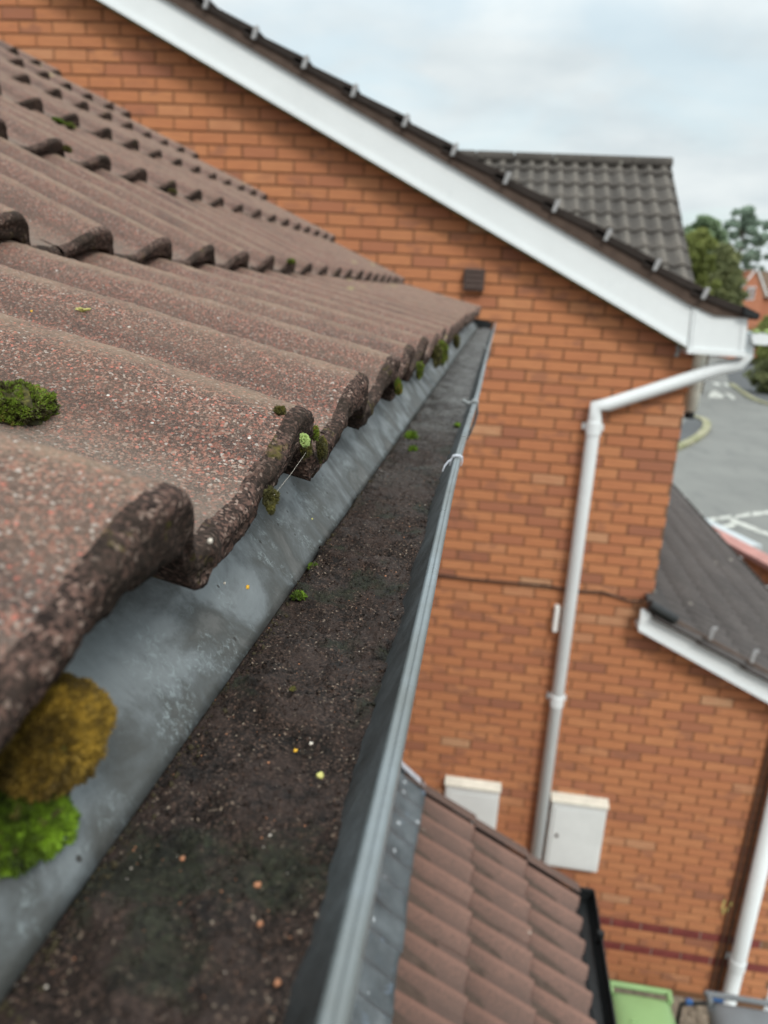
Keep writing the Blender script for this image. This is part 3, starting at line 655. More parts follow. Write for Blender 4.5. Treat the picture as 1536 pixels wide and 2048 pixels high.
# wing of the neighbouring house with its ridge parallel to the gable wall
XV = 1.85; YR = 10.0; ZR = CAMZ+1.55
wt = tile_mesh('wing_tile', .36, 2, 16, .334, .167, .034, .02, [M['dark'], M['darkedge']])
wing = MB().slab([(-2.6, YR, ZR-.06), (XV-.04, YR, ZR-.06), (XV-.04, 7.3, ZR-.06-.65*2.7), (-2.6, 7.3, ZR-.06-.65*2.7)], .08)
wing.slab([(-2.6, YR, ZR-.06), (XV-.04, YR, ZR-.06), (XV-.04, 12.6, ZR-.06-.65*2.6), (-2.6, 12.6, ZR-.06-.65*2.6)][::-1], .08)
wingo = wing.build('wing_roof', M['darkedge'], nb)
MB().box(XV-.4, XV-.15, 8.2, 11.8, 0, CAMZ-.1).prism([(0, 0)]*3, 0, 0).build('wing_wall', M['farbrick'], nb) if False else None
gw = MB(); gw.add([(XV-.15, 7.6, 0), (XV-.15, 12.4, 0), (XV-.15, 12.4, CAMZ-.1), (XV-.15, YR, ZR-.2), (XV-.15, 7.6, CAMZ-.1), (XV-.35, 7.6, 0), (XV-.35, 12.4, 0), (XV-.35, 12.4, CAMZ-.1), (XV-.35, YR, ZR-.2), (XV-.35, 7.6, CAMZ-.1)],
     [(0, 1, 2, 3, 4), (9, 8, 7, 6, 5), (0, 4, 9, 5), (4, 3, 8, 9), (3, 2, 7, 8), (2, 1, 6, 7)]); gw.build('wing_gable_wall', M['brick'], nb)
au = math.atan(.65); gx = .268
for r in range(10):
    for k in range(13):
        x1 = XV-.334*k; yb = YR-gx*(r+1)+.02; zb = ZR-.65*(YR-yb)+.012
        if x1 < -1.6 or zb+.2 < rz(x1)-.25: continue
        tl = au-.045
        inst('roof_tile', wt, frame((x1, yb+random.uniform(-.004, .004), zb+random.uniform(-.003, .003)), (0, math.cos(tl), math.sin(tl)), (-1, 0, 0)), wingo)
for k in range(9):
    x1 = XV-.45*k; mb = MB(); rr = .11
    arc = [(YR+rr*math.cos(t), ZR-.045+rr*.8*math.sin(t)) for t in np.linspace(-.25, PI+.25, 9)]
    V = [(x1-.002*k, y, z) for y, z in arc]+[(x1-.445, y, z) for y, z in arc]+[(x1, YR, ZR-.06), (x1-.445, YR, ZR-.06)]
    n = 9; Fs = [(i, i+1, n+i+1, n+i) for i in range(n-1)]+[(i+1, i, 2*n) for i in range(n-1)]+[(n+i, n+i+1, 2*n+1) for i in range(n-1)]
    mb.add(V, Fs); mb.build('ridge_tile', M['dark'], wingo)

# garage roof, lower right
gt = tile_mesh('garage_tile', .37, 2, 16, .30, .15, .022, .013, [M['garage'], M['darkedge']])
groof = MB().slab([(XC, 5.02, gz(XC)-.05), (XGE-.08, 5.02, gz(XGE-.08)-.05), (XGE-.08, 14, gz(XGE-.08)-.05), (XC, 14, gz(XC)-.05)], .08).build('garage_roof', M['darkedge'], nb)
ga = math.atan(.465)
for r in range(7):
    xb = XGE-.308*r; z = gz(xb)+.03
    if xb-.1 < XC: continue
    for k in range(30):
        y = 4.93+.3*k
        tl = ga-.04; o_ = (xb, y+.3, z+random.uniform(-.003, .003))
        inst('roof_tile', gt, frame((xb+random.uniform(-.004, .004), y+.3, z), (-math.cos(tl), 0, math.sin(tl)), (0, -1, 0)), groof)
mb = MB(); mb.prism([(XC-.005, gz(XC)+.03), (XC+.12, gz(XC)+.03-.04), (XC+.12, gz(XC)-.04), (XC-.005, gz(XC)-.03)], 5.02, 14); mb.build('wall_flashing', M['lead'], nb)
q0 = atY(1283, 1214, 5.0); q1 = atY(1276, 1257, 5.0); x0 = q0[0]; x9 = 3.1
bb = MB(); bb.prism([(q1[0], q1[2]), (x9, q1[2]-.465*(x9-q1[0])), (x9, gz(x9)-.02), (q0[0]+.03, gz(q0[0]+.03)-.012), (q0[0], q0[2]-.02)][::-1], 4.985, 5.02)
bb.prism([(q1[0]-.002, q1[2]-.004), (x9, q1[2]-.004-.465*(x9-q1[0])), (x9, q1[2]+.022-.465*(x9-q1[0])), (q1[0]-.002, q1[2]+.022)][::-1], 4.972, 5.10)
bb.build('garage_bargeboard', M['white'], nb)
uc = MB(); uc.prism([(x0+.05, gz(x0+.05)-.012), (x9, gz(x9)-.02), (x9, gz(x9)+.035), (x0+.05, gz(x0+.05)+.03)][::-1], 4.99, 5.06); uc.build('undercloak', M['undercloak'], nb)
mb = MB(); mb.tube([atY(1300, 1208, 4.96), atY(1312, 1216, 4.96), atY(1353, 1240, 4.96)], [.03, .033, .03], 8); mb.build('verge_mortar', M['black'], nb)
mb = MB(); p = [atY(1293, 1203, 5.0), atY(1305, 1215, 5.0), atY(1352, 1236, 5.0)]; mb.slab([tuple(p[0]+np.array([0, 0, .03])), tuple(p[2]+np.array([0, 0, .02])), (p[2][0]-.06, 5.35, p[2][2]+.10), (XC, 5.6, gz(XC)+.05)], .03)
mb.build('corner_flashing', M['garage'], nb)
for c in [(1424, 1262), (1507, 1308), (1590, 1354)]:
    a = atY(c[0], c[1], 4.95); cm = MB()
    P = lambda u, w: (a[0]+u, a[2]+w)
    cm.prism([P(-.012, -.06), P(.008, -.06), P(.012, 0), P(.03, .02), P(.03, .032), P(0, .022), P(-.012, .0)], 4.94, 4.962); cm.build('verge_clip', M['whiteclip'], nb)
ev = MB(); ev.tube([(XGE+.03, 4.98, gz(XGE)-.02), (XGE+.03, 14, gz(XGE)-.02)], .04, 8)
ev.build('garage_gutter', M['darkedge'], nb)
for k in range(7): MB().box(XGE+.02, XGE+.05, 7.2+k*.95, 7.23+k*.95, gz(XGE)-.03, gz(XGE)+.035).build('gutter_bracket', M['whiteclip'], nb)

# fixtures on the neighbouring house --------------------------------
def downpipe(path, r, sockets, label, feet=None, mat='white'):
    base = np.array(path[-1]); t = tag(empty('downpipe', tuple(base)), label, 'downpipe')
    MB().tube(path, r, 18).build('pipe', M[mat], t, smooth=True)
    for s_ in sockets:
        s_ = np.array(s_); c = MB().tube([s_+np.array([0, 0, -.045]), s_+np.array([0, 0, -.04]), s_+np.array([0, 0, .04]), s_+np.array([0, 0, .045])], [r+.001, r+.006, r+.006, r+.001], 18)
        c.box(s_[0]-r-.026, s_[0]+r+.026, WY-.02, WY-.001, s_[2]-.02, s_[2]+.02)
        c.build('pipe_clip', M[mat], t)
    return t
PY = 5.05
pt = atY(1190, 838, PY); px_ = pt[0]
e1 = atY(1188, 815, PY); e2 = atY(1216, 809, PY); e3 = atY(1440, 737, PY); e4 = atY(1478, 728, PY); e5 = atY(1492, 712, PY); e6 = atY(1493, 672, PY)
d1 = downpipe([e6, e5, e4, e3, e2, (e1[0]+.01, PY, e1[2]+.01), (px_, PY, pt[2]), (px_, PY, .05)], .043, [(px_, PY, pt[2]-.06), (px_, PY, atY(1108, 1400, PY)[2])],
     'long white downpipe with a swan neck from the eaves, running down the brick wall', 'downpipe')
cm = MB(); p = atY(1113, 1238, 5.08); cm.box(p[0]-.02, p[0]+.012, 5.05, WY-.001, p[2]-.09, p[2]+.10, bev=.006); cm.build('wall_bracket', M['cream'], d1)
p2 = atY(1474, 1925, PY); x2 = p2[0]
d2 = downpipe([(x2, 5.04, gz(x2)-.25), (x2, 5.04, p2[2]), (x2, 5.04, .12), (x2, 4.97, .06)], .056, [(x2, 5.04, p2[2])], 'thick white downpipe on the lower wall beside the bins, cut by the right edge')
cb = tag(empty('cable_or_shadow', (x2-.12, 5.09, .1)), 'dark tubes painting a shadow up the wall just left of the thick white downpipe', 'cable')  # no cable here: dark tubes painting the downpipe's shadow on the wall
MB().tube([(x2-.125, 5.095, .1), (x2-.12, 5.095, 1.2), (x2-.10, 5.095, gz(x2)-.25)], .009, 8).build('shadow_strip', M['cable'], cb)
MB().tube([(x2-.085, 5.09, .1), (x2-.07, 5.09, gz(x2)-.25)], .01, 6).build('cable', M['cable'], cb)  # second tube of the painted downpipe shadow
# cream pipe on the front corner
cp = tag(empty('vent_pipe', tuple(atY(1372, 825, 5.7))), 'short cream pipe with a dark open end behind the wall corner', 'pipe')
a = atY(1374, 822, 5.7); b = atY(1393, 700, 5.7)
MB().tube([(a[0]+.02, 5.7, b[2]), (a[0]+.02, 5.7, a[2])], .05, 12).build('pipe', M['boxtop'], cp, smooth=True)
MB().tube([(a[0]+.02, 5.7, a[2]+.002), (a[0]+.02, 5.7, a[2]-.05)], .035, 12).build('pipe_end', M['black'], cp)
# white eaves gutter seen end on
eg = tag(empty('gutter', (1.66, 5, CAMZ-.22)), 'white gutter along the neighbouring eaves, seen end on beside the white box end', 'gutter')
ga0 = atY(1501, 664, 4.96); ga1 = atY(1545, 691, 4.96)
zt, zb_ = ga0[2]-.008, ga1[2]; xl, xr_ = ga0[0]+.012, ga1[0]
prof = [(xl, zt), (xl, zb_+.03), (xl+.02, zb_), (xr_-.03, zb_), (xr_, zb_+.03), (xr_, zt)]
mb = MB(); n = len(prof); V = [(x, y, z) for y in (4.99, 12) for x, z in prof]
mb.add(V, [(i, i+1, n+i+1, n+i) for i in range(n-1)]); mb.build('channel', M['white'], eg)
mb = MB(); mb.prism([(x, z) for x, z in prof][::-1], 4.95, 4.995); mb.build('stop_end', M['white'], eg)
mb = MB(); mb.blob((xl+.03, 5.0, zt+.012), (.025, .04, .012), seed=3); mb.blob((xr_-.02, 5.0, zt+.014), (.03, .05, .014), seed=4); mb.build('gutter_moss', M['mosspale'], eg)
# meter boxes
def meter(x0, x1, ztop_, zbot, label):
    t = tag(empty('meter_box', ((x0+x1)/2, WY, zbot)), label, 'meter box', 'white meter boxes on the brick wall')
    MB().box(x0, x1, WY-.07, WY-.001, zbot, ztop_-.024, bev=.008).build('box', M['boxw'], t)
    m2 = MB(); m2.add([(x0-.008, WY-.082, ztop_-.022), (x1+.008, WY-.082, ztop_-.022), (x1+.008, WY-.001, ztop_), (x0-.008, WY-.001, ztop_), (x0-.008, WY-.082, ztop_-.036), (x1+.008, WY-.082, ztop_-.036), (x1+.008, WY-.001, ztop_-.03), (x0-.008, WY-.001, ztop_-.03)],
        [(0, 1, 2, 3), (7, 6, 5, 4), (4, 5, 1, 0), (5, 6, 2, 1), (7, 4, 0, 3)]); m2.build('sloping_top', M['boxtop'], t)
    MB().box(x0+.055, x0+.075, WY-.084, WY-.0785, (zbot+ztop_)/2-.03, (zbot+ztop_)/2+.0).build('lock', M['brown'], t)
    MB().box(x0+.025, x1-.025, WY-.078, WY-.0701, zbot+.025, ztop_-.085, bev=.003).build('door', M['boxw'], t)
meter(.762, 1.168, CAMZ-3.60, CAMZ-4.22, 'white meter box with cream top, standing clear to the right of the long downpipe')
meter(-.04, .37, CAMZ-3.585, CAMZ-4.2, 'white meter box half hidden behind the porch roof verge, left of the long downpipe')
# vent
vt = tag(empty('wall_vent', (-.15, WY, CAMZ-.01)), 'small square brown vent cover on the brick gable under the bargeboard', 'wall vent')
va = atY(929, 536, 5.06); vb = atY(967, 583, 5.06)
MB().box(va[0], vb[0], 5.06, WY-.001, vb[2], va[2], bev=.006).build('cover', M['brown'], vt)
for k in range(4): zz = vb[2]+.02+k*.032; MB().box(va[0]+.012, vb[0]-.012, 5.052, 5.0595, zz, zz+.016).build('louvre', M['brown'], vt)
# cable across the wall
cw = tag(empty('cable_or_shadow', (.6, WY, CAMZ-1.97)), 'thin brown cable clipped across the brick wall behind the downpipe', 'cable')
cpx = [(860, 1146), (885, 1150), (940, 1158), (1010, 1164), (1060, 1168), (1090, 1171), (1130, 1178), (1155, 1182), (1205, 1184), (1232, 1193), (1258, 1202), (1285, 1203)]
MB().tube([atY(x, y, 5.10) for x, y in cpx], .008, 6).build('cable', M['cable'], cw)
for x, y in [(885, 1150), (1011, 1164), (1090, 1170), (1205, 1184), (1280, 1203)]:
    p = atY(x, y, 5.095); MB().blob(p+np.array([0, -.008, .003]), .010, 6, 4, seed=x).build('cable_clip', M['cable'], cw)
lf = MB(); p = atY(1449, 1812, 5.09)
for k in range(7): a = k*.9; lf.blob(p+np.array([.014*math.cos(a)+.01*k-.03, -.01, .05*math.sin(a*1.3)]), (.007, .006, .018), 6, 4, seed=k)
tag(lf.build('dry_leaf', M['lichen']), 'small yellow dried leaf caught on the brick wall left of the thick downpipe', 'leaf')

# ------------------------------------------------------------------ NEAR HOUSE
nh = tag(empty('brick_house', (-.6, 1.6, 0)), 'near house with mossy brown pantiled roof, grey eaves tray and lower tiled porch roof', 'house')
XE = [.0794, .402, .708, 1.008]+[1.008+.298*k for k in range(1, 9)]
ZE = [-.056, .040]+[.040+.498*(x-.402) for x in XE[2:]]
T0 = .109; TEND = 3.37
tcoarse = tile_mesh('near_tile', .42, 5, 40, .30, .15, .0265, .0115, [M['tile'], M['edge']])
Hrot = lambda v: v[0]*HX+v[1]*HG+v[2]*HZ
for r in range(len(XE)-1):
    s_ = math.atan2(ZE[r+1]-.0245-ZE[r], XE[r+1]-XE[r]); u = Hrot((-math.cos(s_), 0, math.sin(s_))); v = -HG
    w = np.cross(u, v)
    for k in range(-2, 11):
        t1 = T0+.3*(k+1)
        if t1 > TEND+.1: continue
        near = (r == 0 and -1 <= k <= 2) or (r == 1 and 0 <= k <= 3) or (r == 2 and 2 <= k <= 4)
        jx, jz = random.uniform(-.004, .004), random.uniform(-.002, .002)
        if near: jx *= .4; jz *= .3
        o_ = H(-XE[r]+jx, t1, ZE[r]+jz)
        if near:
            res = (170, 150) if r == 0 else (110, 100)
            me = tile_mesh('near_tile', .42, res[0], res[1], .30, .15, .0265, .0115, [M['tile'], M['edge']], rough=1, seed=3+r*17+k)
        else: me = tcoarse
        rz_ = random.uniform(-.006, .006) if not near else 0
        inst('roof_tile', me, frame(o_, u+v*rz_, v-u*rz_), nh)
# verge side of the near roof
vg = MB(); V = []
pr = [(-x-.02, z-.045) for x, z in zip(XE, ZE)]+[(-XE[-1], ZE[-1]-.20), (-.16, ZE[0]-.13), (-.12, ZE[0]-.075)]
A_ = H(np.array([p[0] for p in pr]), TEND-.03, np.array([p[1] for p in pr])); B_ = H(np.array([p[0] for p in pr]), TEND-.005, np.array([p[1] for p in pr]))
n = len(pr); vg.add(np.vstack([A_, B_]), [tuple(range(n)), tuple(range(2*n-1, n-1, -1))]+[(i+n, (i+1) % n+n, (i+1) % n, i) for i in range(n)]); vg.build('verge_undercloak', M['undercloak'], nh)
# battens and felt below the tiles so nothing is open
fl = MB(); xs = [-.13]+[-x for x in XE[1:]]; zs = [-.105]+[z-.075 for z in ZE[1:]]
for i in range(len(xs)-1):
    q = [H(xs[i], -.6, zs[i]), H(xs[i], TEND-.03, zs[i]), H(xs[i+1], TEND-.03, zs[i+1]), H(xs[i+1], -.6, zs[i+1])]; fl.add(q, [(0, 1, 2, 3)])
fl.build('roof_felt', M['black'], nh)
# eaves tray: sags a little, slightly wavy lower edge
tn = 500; tt = np.linspace(-.6, TEND-.02, tn); sec = [(-.150, -.070), (-.130, -.088), (-.112, -.1095), (-.098, -.1250), (-.0875, -.1373), (-.0850, -.1405), (-.0866, -.1412), (-.0890, -.1385)]
V = []
for (x, z) in sec:
    wob = .0002*fbm(tt*6, 0, 0, 3, 5)*(1 if z < -.12 else .5); V.append(H(x+wob, tt, z+wob*.6))
V = np.vstack(V); q = []
for j in range(len(sec)-1):
    a = j*tn+np.arange(tn-1); q.append(np.stack([a, a+1, a+tn+1, a+tn], 1))
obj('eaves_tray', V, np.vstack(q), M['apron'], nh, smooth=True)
fc = MB(); q = [H(-.142, -.6, -.10), H(-.142, TEND-.02, -.10), H(-.142, TEND-.02, -.30), H(-.142, -.6, -.30)]; fc.add(q, [(0, 1, 2, 3)])
q2 = [H(-.142, -.6, -.30), H(-.142, TEND-.02, -.30), H(-.36, TEND-.02, -.30), H(-.36, -.6, -.30)]; fc.add(q2, [(0, 1, 2, 3)])
fc.build('fascia', M['white'], nh)
hw = MB(); hw.box(-3.6, -.34, -3.0, TEND-.06, 0, CAMZ-.30); hw.build('wall', M['brick'], nh)

# porch roof below -----------------------------------------------
PYV = 3.60
pe = atY(1151, 1769, PYV); pt_ = atY(850, 1568, PYV); psl = (pe[2]-pt_[2])/(pe[0]-pt_[0]); pa = math.atan(-psl)
pz = lambda x: pe[2]+psl*(x-pe[0])
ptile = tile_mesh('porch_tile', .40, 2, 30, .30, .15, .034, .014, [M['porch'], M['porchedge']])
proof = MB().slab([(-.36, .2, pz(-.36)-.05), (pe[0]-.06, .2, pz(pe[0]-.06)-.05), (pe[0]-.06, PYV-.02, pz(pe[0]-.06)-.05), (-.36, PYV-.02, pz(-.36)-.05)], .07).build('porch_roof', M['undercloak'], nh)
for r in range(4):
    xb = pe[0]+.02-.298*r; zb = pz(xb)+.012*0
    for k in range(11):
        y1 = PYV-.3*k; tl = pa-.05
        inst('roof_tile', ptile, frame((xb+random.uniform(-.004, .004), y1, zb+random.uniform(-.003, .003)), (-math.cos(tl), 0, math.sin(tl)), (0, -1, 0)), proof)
# verge cap strips
for r in range(4):
    xb = pe[0]+.02-.298*r; xa = xb-.31
    mb = MB(); z0_, z1_ = pz(xb)+.006, pz(xa)-.012
    mb.add([(xb, PYV-.06, z0_+.008), (xb, PYV+.012, z0_+.004), (xb, PYV+.016, z0_-.055), (xa, PYV-.06, z1_+.008), (xa, PYV+.012, z1_+.004), (xa, PYV+.016, z1_-.055)], [(0, 1, 4, 3), (1, 2, 5, 4), (0, 2, 1)])
    mb.build('verge_cap', M['porch'], proof)
MB().prism([(-.36, pz(-.36)-.03), (pe[0], pz(pe[0])-.03), (pe[0], pz(pe[0])-.20), (-.36, pz(-.36)-.2)], PYV-.05, PYV-.02).build('porch_barge', M['black'], proof)
# lead flashing dressed over the top course
fx0, fz0 = -.36, pz(-.36)+.075; fx1 = atY(845, 1590, PYV)[0]+.012
lv = MB(); ny = 300; ys = np.linspace(.2, PYV+.01, ny); cols = []
for i, fr in enumerate(np.linspace(0, 1, 9)):
    x = fx0+(fx1-fx0)*fr+(.012*fbm(ys*5, 1, 0, 3, 8) if fr > .9 else 0)
    v_ = profile((PYV-ys), .034)
    z = pz(fx0+(fx1-fx0)*fr)+.010+v_*(min(1, fr*1.3)**2)+(1-fr)**2*.03+.003*fbm(ys*9, fr*3, 0, 3, 4)
    cols.append(np.stack([np.broadcast_to(x, ys.shape), ys, z], -1))
cols.append(cols[-1]-np.array([0, 0, .006]))
V = np.vstack(cols); q = []
for j in range(len(cols)-1): a = j*ny+np.arange(ny-1); q.append(np.stack([a, a+ny, a+ny+1, a+1], 1))
obj('lead_flashing', V, np.vstack(q), M['lead'], proof, smooth=True)
lc = MB(); c0 = atY(796, 1520, PYV+.01); c1 = atY(850, 1567, PYV+.01)
lc.add([c0+np.array([-.15, 0, .14]), c1+np.array([0, 0, .006]), c1+np.array([0, -.05, .012]), c0+np.array([-.15, -.06, .15]), c0+np.array([-.15, .004, .10]), c1+np.array([0, .004, -.025])], [(0, 1, 2, 3), (4, 5, 1, 0)]); lc.build('flashing_edge', M['leadcap'], proof)
MB().box(-.34, pe[0]-.15, 1.0, PYV-.10, 0, pz(pe[0])-.12).build('porch_wall', M['brick'], nh)
pg = tag(empty('gutter', (pe[0]+.07, 2, pe[2]-.1)), 'black gutter along the eaves of the lower porch roof', 'gutter')
gx0 = pe[0]+.0; gzt = pe[2]-.035
pp = [(gx0, gzt), (gx0+.004, gzt-.05), (gx0+.03, gzt-.085), (gx0+.075, gzt-.085), (gx0+.10, gzt-.05), (gx0+.105, gzt), (gx0+.112, gzt), (gx0+.108, gzt-.055), (gx0+.08, gzt-.092), (gx0+.025, gzt-.092), (gx0-.004, gzt-.055), (gx0-.006, gzt)]
MB().prism(pp, .2, PYV+.02).build('channel', M['black'], pg); MB().prism(pp[:6], PYV+.012, PYV+.03).build('stop_end', M['black'], pg)
for y in (3.3, 2.5, 1.7): MB().box(gx0+.09, gx0+.122, y, y+.03, gzt-.06, gzt+.012).build('gutter_bracket', M['black'], pg)

# ------------------------------------------------------------------ NEAR GUTTER
gu = tag(empty('gutter', tuple(H(-.08, 1.5, -.2))), 'grey plastic gutter full of dark silt along the near eaves', 'gutter')
tn = 400; tt = np.concatenate([np.linspace(-.6, 1.2, 300), np.linspace(1.21, TEND-.06, 100)])
def bow(t): return -.0045*np.exp(-((t-.55)/.30)**2)-.002*np.exp(-((t-1.6)/.6)**2)+.0012*np.clip(t-1.0, 0, 3)
def sweep(name, sec, mat, tt=tt, smooth=True, parent=gu, wob=0, bw=True):
    nn = len(tt); V = []
    for (x, z) in sec:
        b = bow(tt)*np.clip((x+.12)/.09, 0, 1) if bw else 0
        V.append(H(x+b+wob*fbm(tt*20, x*50, 0, 3, 3), tt, z))
    V = np.vstack(V); q = []
    for j in range(len(sec)-1):
        a = j*nn+np.arange(nn-1); q.append(np.stack([a, a+nn, a+nn+1, a+1], 1))
    return obj(name, V, np.vstack(q), mat, parent, smooth=smooth)
inner = [(-.136, -.100), (-.137, -.165), (-.128, -.186), (-.105, -.196), (-.062, -.196), (-.042, -.184), (-.0335, -.165), (-.0298, -.142), (-.0190, -.1222)]
outer = [(-.0146, -.1245), (-.0195, -.150), (-.026, -.175), (-.038, -.192), (-.058, -.202), (-.108, -.202), (-.134, -.190), (-.1405, -.166), (-.139, -.100), (-.136, -.100)]
sweep('channel', inner, M['gut']); sweep('channel_outside', outer, M['gut'])
lip = [(-.0192, -.1228), (-.0190, -.1206), (-.0182, -.1196), (-.0172, -.1193), (-.0168, -.1198), (-.0163, -.1198), (-.0159, -.1192), (-.0150, -.1192), (-.0142, -.1197), (-.0137, -.1208), (-.0136, -.1224), (-.0140, -.1238), (-.0146, -.1245)]
sweep('lip', lip, M['gutrim'])
# stop end
Ts = TEND-.06
V = [H(x, Ts, z) for x, z in inner]+[H(-.02, Ts, -.118)]; V2 = [v+HG*.006 for v in V]; n = len(V)
mb = MB(); mb.add(V+V2, [tuple(range(n-1, -1, -1)), tuple(range(n, 2*n))]); mb.build('stop_end', M['black'], gu)
mb = MB(); a = H(-.145, Ts-.02, -.092)
V = [H(x*1.02+.001, Ts+dt, z+.004) for dt in (-.012, .012) for x, z in [(-.139, -.098), (-.142, -.17), (-.108, -.206), (-.055, -.206), (-.022, -.17), (-.0115, -.122), (-.0125, -.1165), (-.022, -.1165)]]
mb.add(V, [(i, i+1, 9+i, 8+i) for i in range(7)]+[(7, 6, 5, 4, 3, 2, 1, 0)][:0]); mb.build('stop_end_collar', M['black'], gu)
# clips on the lip
def lipclip(t, wd=.012, hook=True, col='clip', name='gutter_bracket'):
    b = float(bow(np.array(t))); mb = MB()
    s_ = [(-.0220, -.1262), (-.0212, -.1200), (-.0200, -.1182), (-.0180, -.1175), (-.0145, -.1176), (-.0124, -.1190), (-.0120, -.1225), (-.0128, -.1255)]
    V = [H(x+b, t+dt, z) for dt in (-wd/2, wd/2) for x, z in s_]; n = len(s_)
    Vi = [H(x*0+(x+.0168)*.8-.0168+b, t+dt, (z+.123)*.8-.123) for dt in (-wd/2, wd/2) for x, z in s_]
    mb.add(V, [(i, i+1, n+i+1, n+i) for i in range(n-1)])
    mb.add([*V[:n], *Vi[:n]], [(i+1, i, n+i, n+i+1) for i in range(n-1)])
    mb.build(name, M[col], gu)
    if hook:
        h1 = MB(); h1.tube([H(-.0136+b, t, -.1225), H(-.0128+b, t-.002, -.131), H(-.0150+b, t-.004, -.143), H(-.0200+b, t-.006, -.158), H(-.028+b, t-.006, -.172)], [.0016, .0018, .0018, .0016, .0014], 6)
        h1.build('bracket_arm', M['gut'], gu)
        h2 = MB(); h2.tube([H(-.0215+b, t, -.1205), H(-.0245+b, t-.002, -.1215), H(-.0275+b, t-.004, -.1190), H(-.0300+b, t-.004, -.1180)], [.0020, .0022, .0016, .0026], 8)
        h2.build('bracket_tongue', M['clip'], gu)
lipclip(.874, .020); lipclip(1.80, .022)
lipclip(.565, .005, False, 'leadcap', 'union_clip')
mb = MB(); b = float(bow(np.array(.55))); mb.tube([H(-.0205+b, .560, -.1205), H(-.0225+b, .556, -.1212), H(-.0245+b, .548, -.1230), H(-.0255+b, .540, -.1255)], [.0006, .0006, .0005, .0003], 6); mb.build('union_seal', M['leadcap'], gu)
mb = MB(); mb.tube([H(-.12, 1.55, -.095), H(-.098, 1.545, -.104), H(-.094, 1.54, -.140)], [.004, .004, .004], 6)
mb.build('bracket_arm', M['gut'], gu)

# silt in the gutter --------------------------------------------------
def silt_z(x, t):
    z = -.1405+.0060*fbm(x*38, t*30, 0, 4, 31)+.0034*fbm(x*130, t*130, 0, 4, 41)*np.clip(1.5-t, .2, 1)+.0007*fbm(x*620, t*620, 0, 2, 51)*np.clip(1.1-t, 0, 1)
    z = z+.004*np.clip(np.abs(fbm(x*20+3, t*17, 0, 3, 61))-.25, 0, 1)-.004*np.clip(t-.8, 0, 1)
    cr = np.abs(fbm(x*60, t*50, 0, 3, 71)); z = z-.0025*np.clip(.05-cr, 0, .05)/.05*(fbm(x*25, t*25, 0, 2, 81) > .05)*np.clip(1.1-t, 0, 1)
    z = np.where(x < -.0815, np.minimum(z, -.1420-.06*(-.0815-x)), z)      # packed down where it meets the tray edge
    return z
def silt_patch(t0, t1, nx, nt):
    x = np.linspace(-.130, -.024, nx); t = np.linspace(t0, t1, nt); X, T = np.meshgrid(x, t, indexing='ij'); Z = silt_z(X, T)
    V = H(X+bow(T)*.6, T, Z).reshape(-1, 3); a = (np.arange(nx-1)[:, None]*nt+np.arange(nt-1)).ravel()
    return V, np.stack([a, a+nt, a+nt+1, a+1], 1)
P1 = silt_patch(.03, .85, 115, 900); P2 = silt_patch(.85, Ts, 60, 500)
V = np.vstack([P1[0], P2[0]]); Fs = np.vstack([P1[1], P2[1]+len(P1[0])])
tag(obj('gutter_silt', V, Fs, M['debris'], smooth=True), 'dark brown silt and grit filling the near gutter', 'silt', kind='stuff')
# loose grains and crumbs
def grains(n, t0, t1, rlo, rhi, seed, mat, name, label, xlo=-.088, xhi=-.029):
    rg = np.random.default_rng(seed); ico = np.array([(0, 0, 1), (.94, 0, .2), (0, .94, .2), (-.94, 0, .2), (0, -.94, .2), (.5, .5, -.6), (-.6, .3, -.6), (.1, -.7, -.6)])
    fa = np.array([(0, 1, 2), (0, 2, 3), (0, 3, 4), (0, 4, 1), (1, 5, 2), (2, 6, 3), (3, 7, 4), (4, 7, 1), (1, 7, 5), (2, 5, 6), (3, 6, 7)])
    t = t0+(t1-t0)*rg.uniform(0, 1, n)**1.5; x = rg.uniform(xlo, xhi, n); z = silt_z(x, t); r = rlo+(rhi-rlo)*rg.uniform(0, 1, n)**4
    P = H(x+bow(t)*.6, t, z+r*.3); V = (ico[None]*(1+rg.uniform(-.3, .3, (n, 8, 1)))*r[:, None, None]*rg.uniform(.6, 1.2, (n, 1, 3))+P[:, None]).reshape(-1, 3)
    Fs = (fa[None]+8*np.arange(n)[:, None, None]).reshape(-1, 3)
    return tag(obj(name, V, Fs, mat), label, 'grit', kind='stuff')
grains(9000, .06, 1.0, .0002, .0011, 1, M['debris'], 'silt_crumbs', 'loose dark crumbs scattered over the gutter silt')
grains(300, .06, 1.0, .0002, .0006, 2, M['grit'], 'red_grit', 'tiny orange red tile grit on the gutter silt')
grains(170, .06, 1.0, .00015, .0005, 3, M['stone'], 'pale_grit', 'tiny pale mineral grains on the gutter silt')
grains(700, .1, .9, .0004, .0015, 4, M['soil'], 'edge_crumbs', 'dark crumbs gathered against the eaves tray edge', -.089, -.078)

